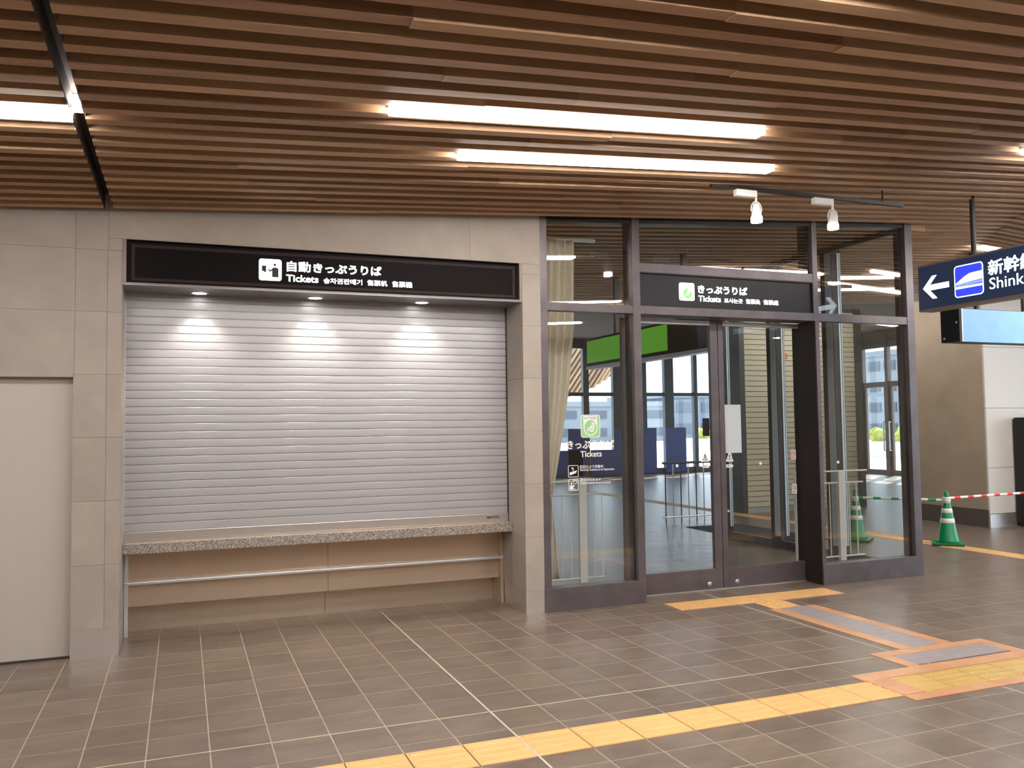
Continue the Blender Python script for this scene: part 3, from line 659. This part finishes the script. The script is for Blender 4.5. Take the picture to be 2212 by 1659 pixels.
# ---- hanging Shinkansen direction sign
hs = empty('hanging_sign', (7.02, 5.3, 2.74)); tag(hs, 'dark blue hanging direction sign with white left arrow and train pictogram', 'sign')
box('sign_body', 6.935, 7.115, 4.05, 6.45, 2.742, 3.205, 'sign_box', hs, 0.004)
HF = Fr((6.935, 0, 0), (0, -1, 0), (0, 0, 1), (-1, 0, 0))
box('face', 6.930, 6.936, 4.07, 6.435, 2.762, 3.185, 'sign_navy', hs)
HF = Fr((6.930, 0, 0), (0, -1, 0), (0, 0, 1), (-1, 0, 0))
az = 2.968
poly('arrow', [(-6.385, az), (-6.27, az + 0.115), (-6.215, az + 0.115), (-6.30, az + 0.028), (-6.075, az + 0.028), (-6.075, az - 0.028), (-6.30, az - 0.028), (-6.215, az - 0.115), (-6.27, az - 0.115)], HF, 0.0, 0.002, 'sign_pale', hs)
p = poly('pictogram', rrect(-6.012, -5.695, 2.818, 3.125, 0.035), HF, 0.0, 0.002, 'sign_pale', hs)
poly('pictogram_field', rrect(-6.002, -5.705, 2.828, 3.115, 0.028), HF, 0.002, 0.003, 'sign_blue', p)
poly('train', [(-5.995, 2.955), (-5.90, 3.010), (-5.84, 3.035), (-5.708, 3.04), (-5.708, 2.965), (-5.995, 2.945)], HF, 0.003, 0.004, 'sign_pale', p)
poly('train_band', [(-6.0, 2.922), (-5.707, 2.930), (-5.707, 2.958), (-5.998, 2.943)], HF, 0.003, 0.004, 'sign_midblue', p)
poly('track', [(-6.0, 2.900), (-5.707, 2.900), (-5.707, 2.920), (-6.0, 2.920)], HF, 0.003, 0.004, 'sign_pale', p)
text('新幹線', HF, -5.64, -5.17, 2.975, 3.115, 0.0, 'sign_pale', hs, 0.0, fat=0.0025)
text('Shinkansen', HF, -5.635, -4.93, 2.845, 2.950, 0.0, 'sign_pale', hs, 0.0)
for y in (5.86, 4.55):
    cyl('hanger_pole', (7.02, y, 3.20), (7.02, y, ceil_z(7.02) + 0.08), 0.024, 'frame_dark', hs)
    cyl('pole_foot', (7.02, y, 3.203), (7.02, y, 3.235), 0.05, 'frame_dark', hs)
# ---- blue light box sign behind
ls = empty('light_box_sign', (9.7, 7.88, 2.62)); tag(ls, 'pale blue blank light box with black end hanging behind the direction sign', 'sign')
box('sign_body', 9.0, 10.7, 7.74, 8.04, 2.63, 3.04, 'black', ls, 0.004)
box('face', 9.012, 10.68, 7.725, 7.741, 2.622, 3.030, 'lightbox_blue', ls)
box('face_edge', 8.998, 9.012, 7.722, 7.76, 2.622, 3.035, 'alu', ls)
for x in (9.45, 10.3): cyl('hanger_pole', (x, 7.89, 3.03), (x, 7.89, ceil_z(x, 7.89) + 0.08), 0.03, 'frame_dark', ls)
for yy, zz in ((7.80, 2.87), (7.99, 2.68)): cyl('end_bolt', (9.0, yy, zz), (8.994, yy, zz), 0.014, 'curtain', ls)
# ---- track rail with two spotlights
tr = empty('lighting_track', (5.0, 5.7, 3.56)); tag(tr, 'black ceiling track rail hanging under the slats near the glass front', 'track rail')
box('rail', 3.95, 5.97, 5.672, 5.704, 3.548, 3.578, 'black', tr)
cyl('hanger_rod', (5.74, 5.688, 3.57), (5.74, 5.688, ceil_z(5.74) + 0.05), 0.008, 'black', tr)
def spotlight(x, lab):
    t = empty('track_spotlight', (x, 5.688, 3.548)); tag(t, lab, 'spotlight', 'spotlights on the track')
    y = 5.688
    box('adapter', x - 0.12, x + 0.08, y - 0.03, y + 0.02, 3.492, 3.547, 'white_paint', t, 0.004)
    cyl('swivel', (x + 0.085, y - 0.005, 3.50), (x + 0.085, y - 0.005, 3.455), 0.010, 'white_paint', t)
    lathe('lamp_body', [(0.010, -0.005), (0.026, -0.012), (0.036, -0.06), (0.043, -0.12)], (x + 0.085, y - 0.005, 3.455), 'white_paint', t, 18)
    arc = [(x + 0.085 + 0.052 * math.cos(math.radians(a)), 3.40 + 0.062 * math.sin(math.radians(a))) for a in range(-20, 201, 22)]
    bm = bmesh.new()
    for a, b_ in zip(arc, arc[1:]): cyl_bm(bm, (a[0] - x, 0, a[1] - 3.4), (b_[0] - x, 0, b_[1] - 3.4), 0.005, n=6)
    from_bm('yoke', bm, 'white_paint', (x, y - 0.005, 3.4), t)
    lathe('lamp_lens', [(0.045, -0.12), (0.046, -0.165), (0.02, -0.17)], (x + 0.085, y - 0.005, 3.455), 'downlight_lens', t, 18)
    ld = bpy.data.lights.new('spot_beam', 'SPOT'); ld.energy = 25; ld.spot_size = math.radians(60); ld.spot_blend = 0.8; ld.shadow_soft_size = 0.04; ld.color = (1, 0.93, 0.85)
    lo = bpy.data.objects.new('spot_beam', ld); COL.objects.link(lo); lo.parent = t; lo.location = (0.085, -0.005, -0.28)
spotlight(4.30, 'white track spotlight under the ceiling, left one of the pair'); spotlight(5.09, 'white track spotlight under the ceiling, right one of the pair')

# ================================================================ TACTILE PAVING, TAPE, BOARDS
def tactile_mesh(name, mat, dots):
    bm = bmesh.new(); s = 0.1482
    bm_box(bm, -s, s, -s, s, 0, 0.0035)
    if dots:
        for i in range(5):
            for j in range(5): cyl_bm(bm, (-0.12 + i * 0.06, -0.12 + j * 0.06, 0.0035), (-0.12 + i * 0.06, -0.12 + j * 0.06, 0.0062), 0.011, 0.007, 8)
    else:
        for i in range(4):
            y = -0.1125 + i * 0.075
            v = [bm.verts.new(c) for c in ((-0.135, y - 0.0135, 0.0035), (0.135, y - 0.0135, 0.0035), (0.135, y + 0.0135, 0.0035), (-0.135, y + 0.0135, 0.0035), (-0.13, y - 0.0085, 0.008), (0.13, y - 0.0085, 0.008), (0.13, y + 0.0085, 0.008), (-0.13, y + 0.0085, 0.008))]
            for f in ((4, 5, 6, 7), (0, 1, 5, 4), (1, 2, 6, 5), (2, 3, 7, 6), (3, 0, 4, 7)): bm.faces.new([v[q] for q in f])
    me = bpy.data.meshes.new(name); bm.to_mesh(me); bm.free(); me.materials.append(MATS[mat]); return me
TB, TD, TF = tactile_mesh('tactile_bars', 'tactile', False), tactile_mesh('tactile_dots', 'tactile', True), tactile_mesh('tactile_bars_film', 'tactile_film', False)
tp = empty('tactile_path', (1, 4.115, 0)); tag(tp, 'yellow tactile guide strip crossing the foreground floor parallel to the wall', 'tactile paving', 'tactile paving')
i0 = -14
for i in range(-14, 13):
    x = TX0 + (i + 0.5) * PT
    if x > 4.05: break
    link_mesh('tactile_tile', TB, (x, 4.115, 0), tp)
tf = empty('tactile_path', (6, 4.115, 0)); tag(tf, 'mustard tactile guide strip under taped clear film at the right', 'tactile paving', 'tactile paving')
for i in range(13, 31):
    x = TX0 + (i + 0.5) * PT + 0.06
    link_mesh('tactile_tile', TF, (x, 4.115, 0), tf)
td = empty('tactile_path', (5, 6.67, 0)); tag(td, 'yellow dotted tactile strip in front of the glass sliding door', 'tactile paving', 'tactile paving')
for i in range(6): link_mesh('tactile_tile', TD, (4.114 + 0.1517 + i * 0.3034, 6.67, 0), td)
link_mesh('tactile_tile', TD, (5.03, 6.38, 0), td)
ty = empty('tactile_path', (9.4, 8, 0)); tag(ty, 'yellow tactile strip on the far floor beside the green cone', 'tactile paving', 'tactile paving')
for i in range(52):
    y = 4.42 + i * 0.303
    o = link_mesh('tactile_tile', TB, (9.40, y, 0), ty); o.rotation_euler = (0, 0, math.pi / 2)
box('tactile_bed', TX0 - 14 * PT, 4.08, 3.968, 4.262, 0.0001, 0.0012, 'joint_bed', tp); box('tactile_bed', 4.08, 9.2, 3.968, 4.262, 0.0001, 0.0012, 'joint_bed', tf)
box('tactile_bed', 4.118, 5.93, 6.523, 6.817, 0.0001, 0.0012, 'joint_bed', td); box('tactile_bed', 9.254, 9.546, 4.45, 20.0, 0.0001, 0.0012, 'joint_bed', ty)
def tape(x0, x1, y0, y1, lab, z=0.0012):
    o = box('floor_tape', x0, x1, y0, y1, 0.0002, z, 'tape'); tag(o, lab, 'tape', 'orange floor tape strips')
def board(x0, x1, y0, y1, lab): tag(box('protective_board', x0, x1, y0, y1, 0.0002, 0.0035, 'board_grey'), lab, 'floor board', 'grey boards taped to the floor')
board(4.93, 5.22, 4.76, 6.225, 'narrow grey protective board taped to the floor leading to the door')
board(4.62, 5.50, 4.43, 4.67, 'short grey protective board taped beside the film covered strip')
tape(4.82, 4.935, 4.76, 6.225, 'long orange tape along the left side of the narrow grey board', 0.0042)
tape(5.215, 5.32, 4.76, 6.225, 'long orange tape along the right side of the narrow grey board', 0.0042)
tape(4.53, 5.60, 4.655, 4.755, 'orange tape between the two grey boards', 0.0050)
tape(4.53, 4.63, 4.39, 4.655, 'short orange tape at the left end of the short grey board', 0.0042)
tape(5.49, 5.60, 4.39, 4.655, 'short orange tape at the right end of the short grey board', 0.0042)
tape(4.03, 9.2, 4.268, 4.40, 'peach tape along the far edge of the film covered strip', 0.0052)
tape(4.03, 9.2, 3.870, 3.962, 'peach tape along the near edge of the film covered strip', 0.0045)
tape(4.03, 4.20, 3.962, 4.268, 'peach tape across the left end of the film covered strip', 0.0095)

# ================================================================ CONES
def cone(x, y, rz, lab):
    t = empty('traffic_cone', (x, y, 0.0085)); t.rotation_euler = (0, 0, rz); tag(t, lab, 'traffic cone', 'green traffic cones')
    bm = bmesh.new(); bm_box(bm, -0.19, 0.19, -0.19, 0.19, 0, 0.022); bmesh.ops.bevel(bm, geom=bm.edges[:], offset=0.006, segments=1, affect='EDGES')
    o = from_bm('base', bm, 'cone_base'); o.parent = t
    bm = bmesh.new(); bm_box(bm, -0.185, 0.185, -0.185, 0.185, 0.022, 0.030); o = from_bm('base_rim', bm, 'cone_green'); o.parent = t
    R = lambda z: 0.135 - (0.135 - 0.032) * (z - 0.03) / 0.60
    o = lathe('cone_body', [(0.150, 0.03), (R(0.06), 0.06), (R(0.62), 0.62), (0.028, 0.665), (0.026, 0.69), (0.018, 0.70)], (0, 0, 0), 'cone_green'); o.parent = t
    for z0, z1 in ((0.285, 0.345), (0.415, 0.475), (0.545, 0.605)):
        o = lathe('reflective_band', [(R(z0) + 0.0005, z0), (R(z0) + 0.0025, z0 + 0.001), (R(z1) + 0.0025, z1 - 0.001), (R(z1) + 0.0005, z1)], (0, 0, 0), 'bar_white'); o.parent = t
cone(9.465, 8.47, 0.75, 'green traffic cone with white bands on the far floor beside the glass corner')
cone(8.71, 9.31, 0.6, 'green traffic cone seen through the right glass pane')
cone(11.45, 8.30, 0.2, 'green traffic cone beyond the right edge of the photo')
def cone_bar(p0, p1, stripe, n, lab):
    p0, p1 = Vector(p0), Vector(p1); t = empty('cone_bar', p0); tag(t, lab, 'barrier bar', 'bars between the cones')
    c = cyl('tube', p0, p1, 0.017, 'bar_white', t, n=12)
    for i in range(n):
        a = p0.lerp(p1, (i + 0.55) / n); b_ = p0.lerp(p1, (i + 0.97) / n); cyl('stripe', a, b_, 0.0185, stripe, t, n=12)
    for p in (p0, p1):
        l = lathe('end_ring', [(0.040, 0), (0.052, 0), (0.052, 0.03), (0.040, 0.03)], (p.x, p.y, p.z - 0.015), 'bar_white', t, 16)
cone_bar((9.465, 8.47, 0.615), (11.45, 8.30, 0.655), 'bar_red', 9, 'red and white striped bar running right from the green cone')
cone_bar((9.465, 8.47, 0.590), (8.71, 9.31, 0.595), 'bar_green', 5, 'green and white striped bar running left from the green cone')

# ================================================================ INSIDE THE TICKET OFFICE
def rail_guard(x0, x1, posts, thin, lab, xs_top):
    t = empty('guard_rail', ((x0 + x1) / 2, 7.5, 0)); tag(t, lab, 'guard rail', 'guard rails behind the glass')
    y = 7.5
    cyl('top_bar', (xs_top[0], y, 1.10), (xs_top[1], y, 1.10), 0.010, 'white_paint', t); cyl('middle_bar', (x0, y, 0.972), (x1, y, 0.972), 0.009, 'white_paint', t)
    cyl('bottom_bar', (x0, y, 0.163), (x1, y, 0.163), 0.010, 'white_paint', t)
    for x in posts: box('post', x - 0.04, x + 0.04, y - 0.02, y + 0.02, 0, 1.10, 'white_paint', t, 0.004)
    for x in thin: cyl('baluster', (x, y, 0.163), (x, y, 0.972), 0.006, 'white_paint', t, n=8)
rail_guard(3.2, 3.86, (3.635,), (3.31, 3.415, 3.51, 3.76, 3.85), 'white guard rail with balusters behind the left glass pane', (3.2, 3.62))
rail_guard(6.2, 7.13, (6.23, 6.815), (6.66, 6.93, 7.035), 'white guard rail with balusters behind the right glass pane', (6.2, 7.19))
t = empty('guard_rail', (8.1, 12.3, 0)); tag(t, 'thin dark railing with uprights far beyond the left door leaf', 'guard rail', 'guard rails behind the glass')
cyl('top_bar', (7.45, 12.3, 1.0), (8.75, 12.3, 1.0), 0.02, 'facade_dark', t); cyl('bottom_bar', (7.45, 12.3, 0.1), (8.75, 12.3, 0.1), 0.012, 'alu', t)
for k in range(9): cyl('baluster', (7.5 + k * 0.15, 12.3, 0), (7.5 + k * 0.15, 12.3, 1.0), 0.010, 'alu' if k % 2 else 'facade_dark', t, n=8)
# curtain
def curtain_width(z):
    k = [(3.5, 3.26, 3.68), (2.65, 3.24, 3.66), (1.96, 3.25, 3.58), (1.41, 3.26, 3.48), (0.95, 3.29, 3.385), (0.86, 3.30, 3.365), (0.7, 3.29, 3.40), (0.15, 3.28, 3.45)]
    for (za, la, ra), (zb, lb, rb) in zip(k, k[1:]):
        if zb <= z <= za:
            s = (za - z) / (za - zb); return la + (lb - la) * s, ra + (rb - ra) * s
    return k[-1][1:]
bm = bmesh.new(); rows = []
NZ, NX = 44, 72
for i in range(NZ + 1):
    z = 3.5 - (3.5 - 0.15) * i / NZ; l, r = curtain_width(z); row = []
    for j in range(NX + 1):
        s = j / NX; amp = 0.042 + 0.012 * math.sin(3 * z)
        row.append(bm.verts.new((l + (r - l) * s, 7.66 + amp * math.sin(s * 2 * math.pi * 5.5 + 0.5 * math.sin(z * 1.3)) + 0.01 * math.sin(s * 40), z)))
    rows.append(row)
for a, b_ in zip(rows, rows[1:]):
    for j in range(NX): bm.faces.new((a[j], a[j + 1], b_[j + 1], b_[j]))
cur = empty('curtain', (3.4, 7.66, 0.15)); tag(cur, 'cream pleated curtain tied back behind the left glass pane', 'curtain')
o = from_bm('curtain_cloth', bm, 'curtain', (0, 0, 0), None, True); o.parent = cur; o.location = -cur.location
md = o.modifiers.new('thickness', 'SOLIDIFY'); md.thickness = 0.003
lathe('tie_band', [(0.046, -0.02), (0.048, 0), (0.046, 0.02)], (3.332, 7.66, 0.885), 'tie', cur, 20)
box('curtain_rail', 3.1, 3.9, 7.64, 7.69, 3.5, 3.53, 'white_paint', cur)
# green hanging sign inside
gs = empty('hanging_sign', (5.55, 9.5, 2.5)); tag(gs, 'long green hanging sign inside the ticket office behind the glass', 'sign')
box('sign_body', 5.50, 5.62, 7.95, 11.12, 2.50, 2.90, 'black', gs, 0.004); box('face', 5.492, 5.501, 8.9, 11.09, 2.545, 2.865, 'green_panel', gs)
box('lower_lip', 5.49, 5.63, 7.95, 11.12, 2.455, 2.50, 'alu', gs)
for y in (8.6, 10.3): box('hanger', 5.53, 5.59, y - 0.03, y + 0.03, 2.9, ceil_z(5.5) + 0.1, 'frame_metal', gs)
mt_ = box('doormat', 7.5, 8.5, 9.6, 11.7, 0.0002, 0.008, 'mat_black'); tag(mt_, 'black doormat on the floor beyond the ticket office glass', 'doormat')
# ================================================================ BEYOND: REAR SHUTTERS, WALLS
rs = empty('roller_shutter', (10.9, 13.0, 0)); tag(rs, 'closed beige roller shutter far behind the glass doors', 'roller shutter')
box('backing', 9.62, 12.28, 13.05, 13.3, 0, 3.86, 'rear_shutter_line', rs)
rme = box_mesh(2.64, 0.03, 0.088, 'rear_shutter', 0.006); z = 0.10
while z < 3.75:
    link_mesh('shutter_slat', rme, (10.95, 13.035, z + 0.048), rs); z += 0.097
box('bottom_bar', 9.63, 12.27, 13.0, 13.05, 0, 0.095, 'alu', rs)
box('side_guide', 9.52, 9.63, 12.95, 13.3, 0, 3.86, 'facade_dark', rs); box('side_guide', 12.27, 12.40, 12.95, 13.3, 0, 3.86, 'facade_dark', rs)
wr = empty('wall_right', (12.5, 10, 0)); tag(wr, kind='structure', label='beige wall block with dark skirting beyond the glass corner')
box('wall_block', 11.53, 20.4, 9.56, 11.15, 0, 3.66, 'far_wall', wr); box('wall_block', 14.0, 20.4, 9.7, 11.1, 3.66, 4.6, 'far_wall', wr)
for k, (za, zb) in enumerate(((0.21, 0.91), (0.91, 1.83), (1.83, 2.78), (2.78, 3.66))): box('wall_panel', 11.53, 16.0, 9.53, 9.56, za + 0.003, zb - 0.003, 'far_wall_light', wr)
box('baseboard_right', 11.51, 11.53, 9.54, 11.15, 0, 0.27, 'skirting_dark', wr); box('baseboard_right', 11.51, 16.0, 9.51, 9.54, 0, 0.205, 'steel', wr)
cb = empty('cabinet', (12.4, 9.3, 0)); tag(cb, 'tall black cabinet standing against the pale wall at the right edge', 'cabinet')
box('body', 12.08, 12.9, 9.12, 9.50, 0.06, 1.68, 'black', cb, 0.01); box('side_trim', 12.065, 12.08, 9.13, 9.50, 0.06, 1.66, 'black', cb); box('plinth', 12.10, 12.87, 9.15, 9.48, 0, 0.06, 'black', cb)
# ---- far glazed facades
def facade_y(name, y, x0, x1, posts, trans, lab):
    t = empty(name, ((x0 + x1) / 2, y, 0)); tag(t, kind='structure', label=lab)
    for x, w_ in posts: box('post', x - w_ / 2, x + w_ / 2, y - 0.08, y + 0.08, 0, 4.4, 'facade_dark', t)
    for z, h in trans: box('transom', x0, x1, y - 0.05, y + 0.05, z - h / 2, z + h / 2, 'facade_dark', t)
    xs = [x0] + [p_[0] for p_ in posts] + [x1]
    for a, b_ in zip(xs, xs[1:]):
        if b_ - a > 0.2: box('pane', a + 0.03, b_ - 0.03, y - 0.006, y + 0.006, 0.05, 4.4, 'glass_far', t)
    return t
fa = facade_y('window_3', 24.8, 3.0, 20.3, [(4.6, .12), (6.2, .12), (7.8, .12), (9.4, .12), (10.9, .12), (12.19, 0.20), (13.4, 0.45), (14.35, 0.16), (15.3, 0.35), (16.35, 0.14), (17.6, .2), (19.0, .14)], [(2.66, 0.12), (4.3, 0.3), (0.1, 0.2)], 'far glazed facade with daylight behind it')
for xa, xb in ((11.5, 12.1), (13.2, 13.95), (14.1, 14.75), (15.1, 15.9)): box('blue_panel', xa, xb, 24.68, 24.74, 0.05, 1.54, 'blue_panel', fa)
for xa, xb in ((10.8, 12.0), (12.3, 13.2)): box('blue_panel', xa, xb, 24.68, 24.74, 0.05, 0.85, 'blue_panel', fa)
fb = empty('window_4', (20.3, 10, 0)); tag(fb, kind='structure', label='right glazed facade with exit doors')
ys = [11.2 + 1.63 * i for i in range(5)] + [19.35, 20.15, 21.25, 22.6, 24.7]
for y in ys: box('post', 20.22, 20.38, y - 0.05, y + 0.05, 0, 4.4, 'facade_brown', fb)
box('post', 20.2, 20.4, 21.15, 21.5, 0, 4.4, 'facade_brown', fb)
for z, h in ((2.80, 0.16), (4.2, 0.5), (0.08, 0.16)): box('transom', 20.24, 20.36, 11.2, 24.7, z - h / 2, z + h / 2, 'facade_brown', fb)
for a, b_ in zip(ys, ys[1:]):
    if b_ - a > 0.3: box('pane', 20.294, 20.306, a + 0.03, b_ - 0.03, 0.1, 4.2, 'glass_far', fb)
for a, b_ in ((19.40, 20.1), (20.2, 21.15)):
    d = empty('exit_door', (20.3, (a + b_) / 2, 0), fb)
    for q in ((a, a + 0.10), (b_ - 0.10, b_)): box('stile', 20.26, 20.34, q[0], q[1], 0.16, 2.72, 'facade_brown', d)
for y in (20.05, 20.28):
    for dz in ((0.75, 0.77), (1.63, 1.65)): box('handle_arm', 20.18, 20.28, y - 0.015, y + 0.015, dz[0], dz[1], 'alu', fb)
    cyl('handle', (20.18, y, 0.75), (20.18, y, 1.65), 0.02, 'alu', fb)
fc = empty('added_window_5', (14.2, 5, 0)); tag(fc, kind='structure', label='unseen glazed wall added at the right to let daylight onto the ceiling')  # out of view; added so daylight brightens the right ceiling and floor
for k in range(6):
    y = 0.5 + 1.8 * k; box('post', 14.12, 14.28, y - 0.05, y + 0.05, 0, 4.45, 'facade_dark', fc)
    if k < 5: box('pane', 14.194, 14.206, y + 0.05, y + 1.75, 0.1, 4.4, 'glass_far', fc)
for z, h in ((2.8, 0.1), (4.42, 0.1), (0.05, 0.1)): box('transom', 14.14, 14.26, 0.5, 9.5, z - h / 2, z + h / 2, 'facade_dark', fc)
# ================================================================ OUTSIDE
g = box('ground', -80, 160, 25.0, 160, -0.25, -0.03, 'pavement'); tag(g, kind='structure', label='bright sunlit pavement outside')
g = box('ground', 20.5, 160, -80, 25.0, -0.25, -0.03, 'pavement'); tag(g, kind='structure', label='bright sunlit pavement outside')
def building(name, x0, x1, y0, y1, h, mat, lab, face, nx, nz):
    t = empty(name, ((x0 + x1) / 2, (y0 + y1) / 2, 0)); tag(t, lab, 'building', 'buildings outside')
    box('walls', x0, x1, y0, y1, 0, h, mat, t); box('parapet', x0 - 0.2, x1 + 0.2, y0 - 0.2, y1 + 0.2, h, h + 0.5, 'bldg_white', t)
    for i in range(nx):
        for k in range(nz):
            z0 = h * (k + 0.3) / nz; z1 = h * (k + 0.75) / nz
            if face == 'y':
                a = x0 + (x1 - x0) * (i + 0.12) / nx; b_ = x0 + (x1 - x0) * (i + 0.88) / nx
                box('window', a, b_, y0 - 0.1, y0, z0, z1, 'bldg_window', t)
            else:
                a = y0 + (y1 - y0) * (i + 0.12) / nx; b_ = y0 + (y1 - y0) * (i + 0.88) / nx
                box('window', x0 - 0.1, x0, a, b_, z0, z1, 'bldg_window', t)
building('office_building', 24, 48, 78, 90, 3.6, 'bldg_white', 'long low white building outside, seen through the left glass', 'y', 7, 2)
building('office_building', 50, 66, 80, 95, 4.6, 'bldg_pale', 'pale blue grey building outside, seen through the left door leaf', 'y', 5, 2)
building('office_building', 62, 80, 58.5, 66, 7.9, 'bldg_white', 'tall pale building outside, seen through the right glass pane', 'x', 4, 4)
building('office_building', 64, 82, 44, 58, 7.2, 'bldg_pale', 'grey blue building outside beside the tall pale one', 'x', 4, 3)
bm = bmesh.new(); random.seed(3)
for i in range(60):
    for k in range(3):
        c = Vector((0.5 * (i % 3) - 0.5 + random.uniform(-.15, .15), -15 + i * 0.5 + random.uniform(-.2, .2), 0.85 + 0.10 * k + random.uniform(-.05, .05)))
        r = bmesh.ops.create_icosphere(bm, subdivisions=2, radius=0.30, matrix=Matrix.Translation(c))
        for v in r['verts']: v.co += (v.co - c) * random.uniform(-0.25, 0.25)
pl = empty('hedge_planter', (31.5, 33, 0)); tag(pl, 'low yellow green clipped hedge in a pale planter outside the exit doors', 'hedge')
o = from_bm('hedge', bm, 'hedge', (31.5, 33, 0), pl); box('planter', 30.6, 32.4, 17.5, 48.5, -0.03, 0.72, 'far_wall_light', pl)
cn = empty('canopy', (15, 30, 0)); tag(cn, 'raking slatted timber canopy outside the far facade', 'canopy')
edge = [(13.0, 2.6), (14.2, 2.8), (15.3, 3.15), (16.9, 4.06), (17.2, 4.3)]
CF = front(30.6)
poly('canopy_soffit', edge + [(17.2, 4.8), (13.0, 4.8)], CF, 0.0, -0.12, 'facade_brown', cn)
for (xa, za), (xb, zb) in zip(edge, edge[1:]):
    n = max(1, round((xb - xa) / 0.26))
    for k in range(n):
        x = xa + (xb - xa) * k / n; z = za + (zb - za) * k / n; dx = (4.75 - z) / 1.4
        poly('canopy_slat', [(x, z), (x + 0.12, z), (x + 0.12 + dx, 4.75), (x + dx, 4.75)], CF, 0.0, 0.10, 'wood', cn)
for x in (13.2, 15.0, 17.0): box('canopy_post', x, x + 0.14, 30.75, 30.9, -0.03, 4.7, 'facade_brown', cn)
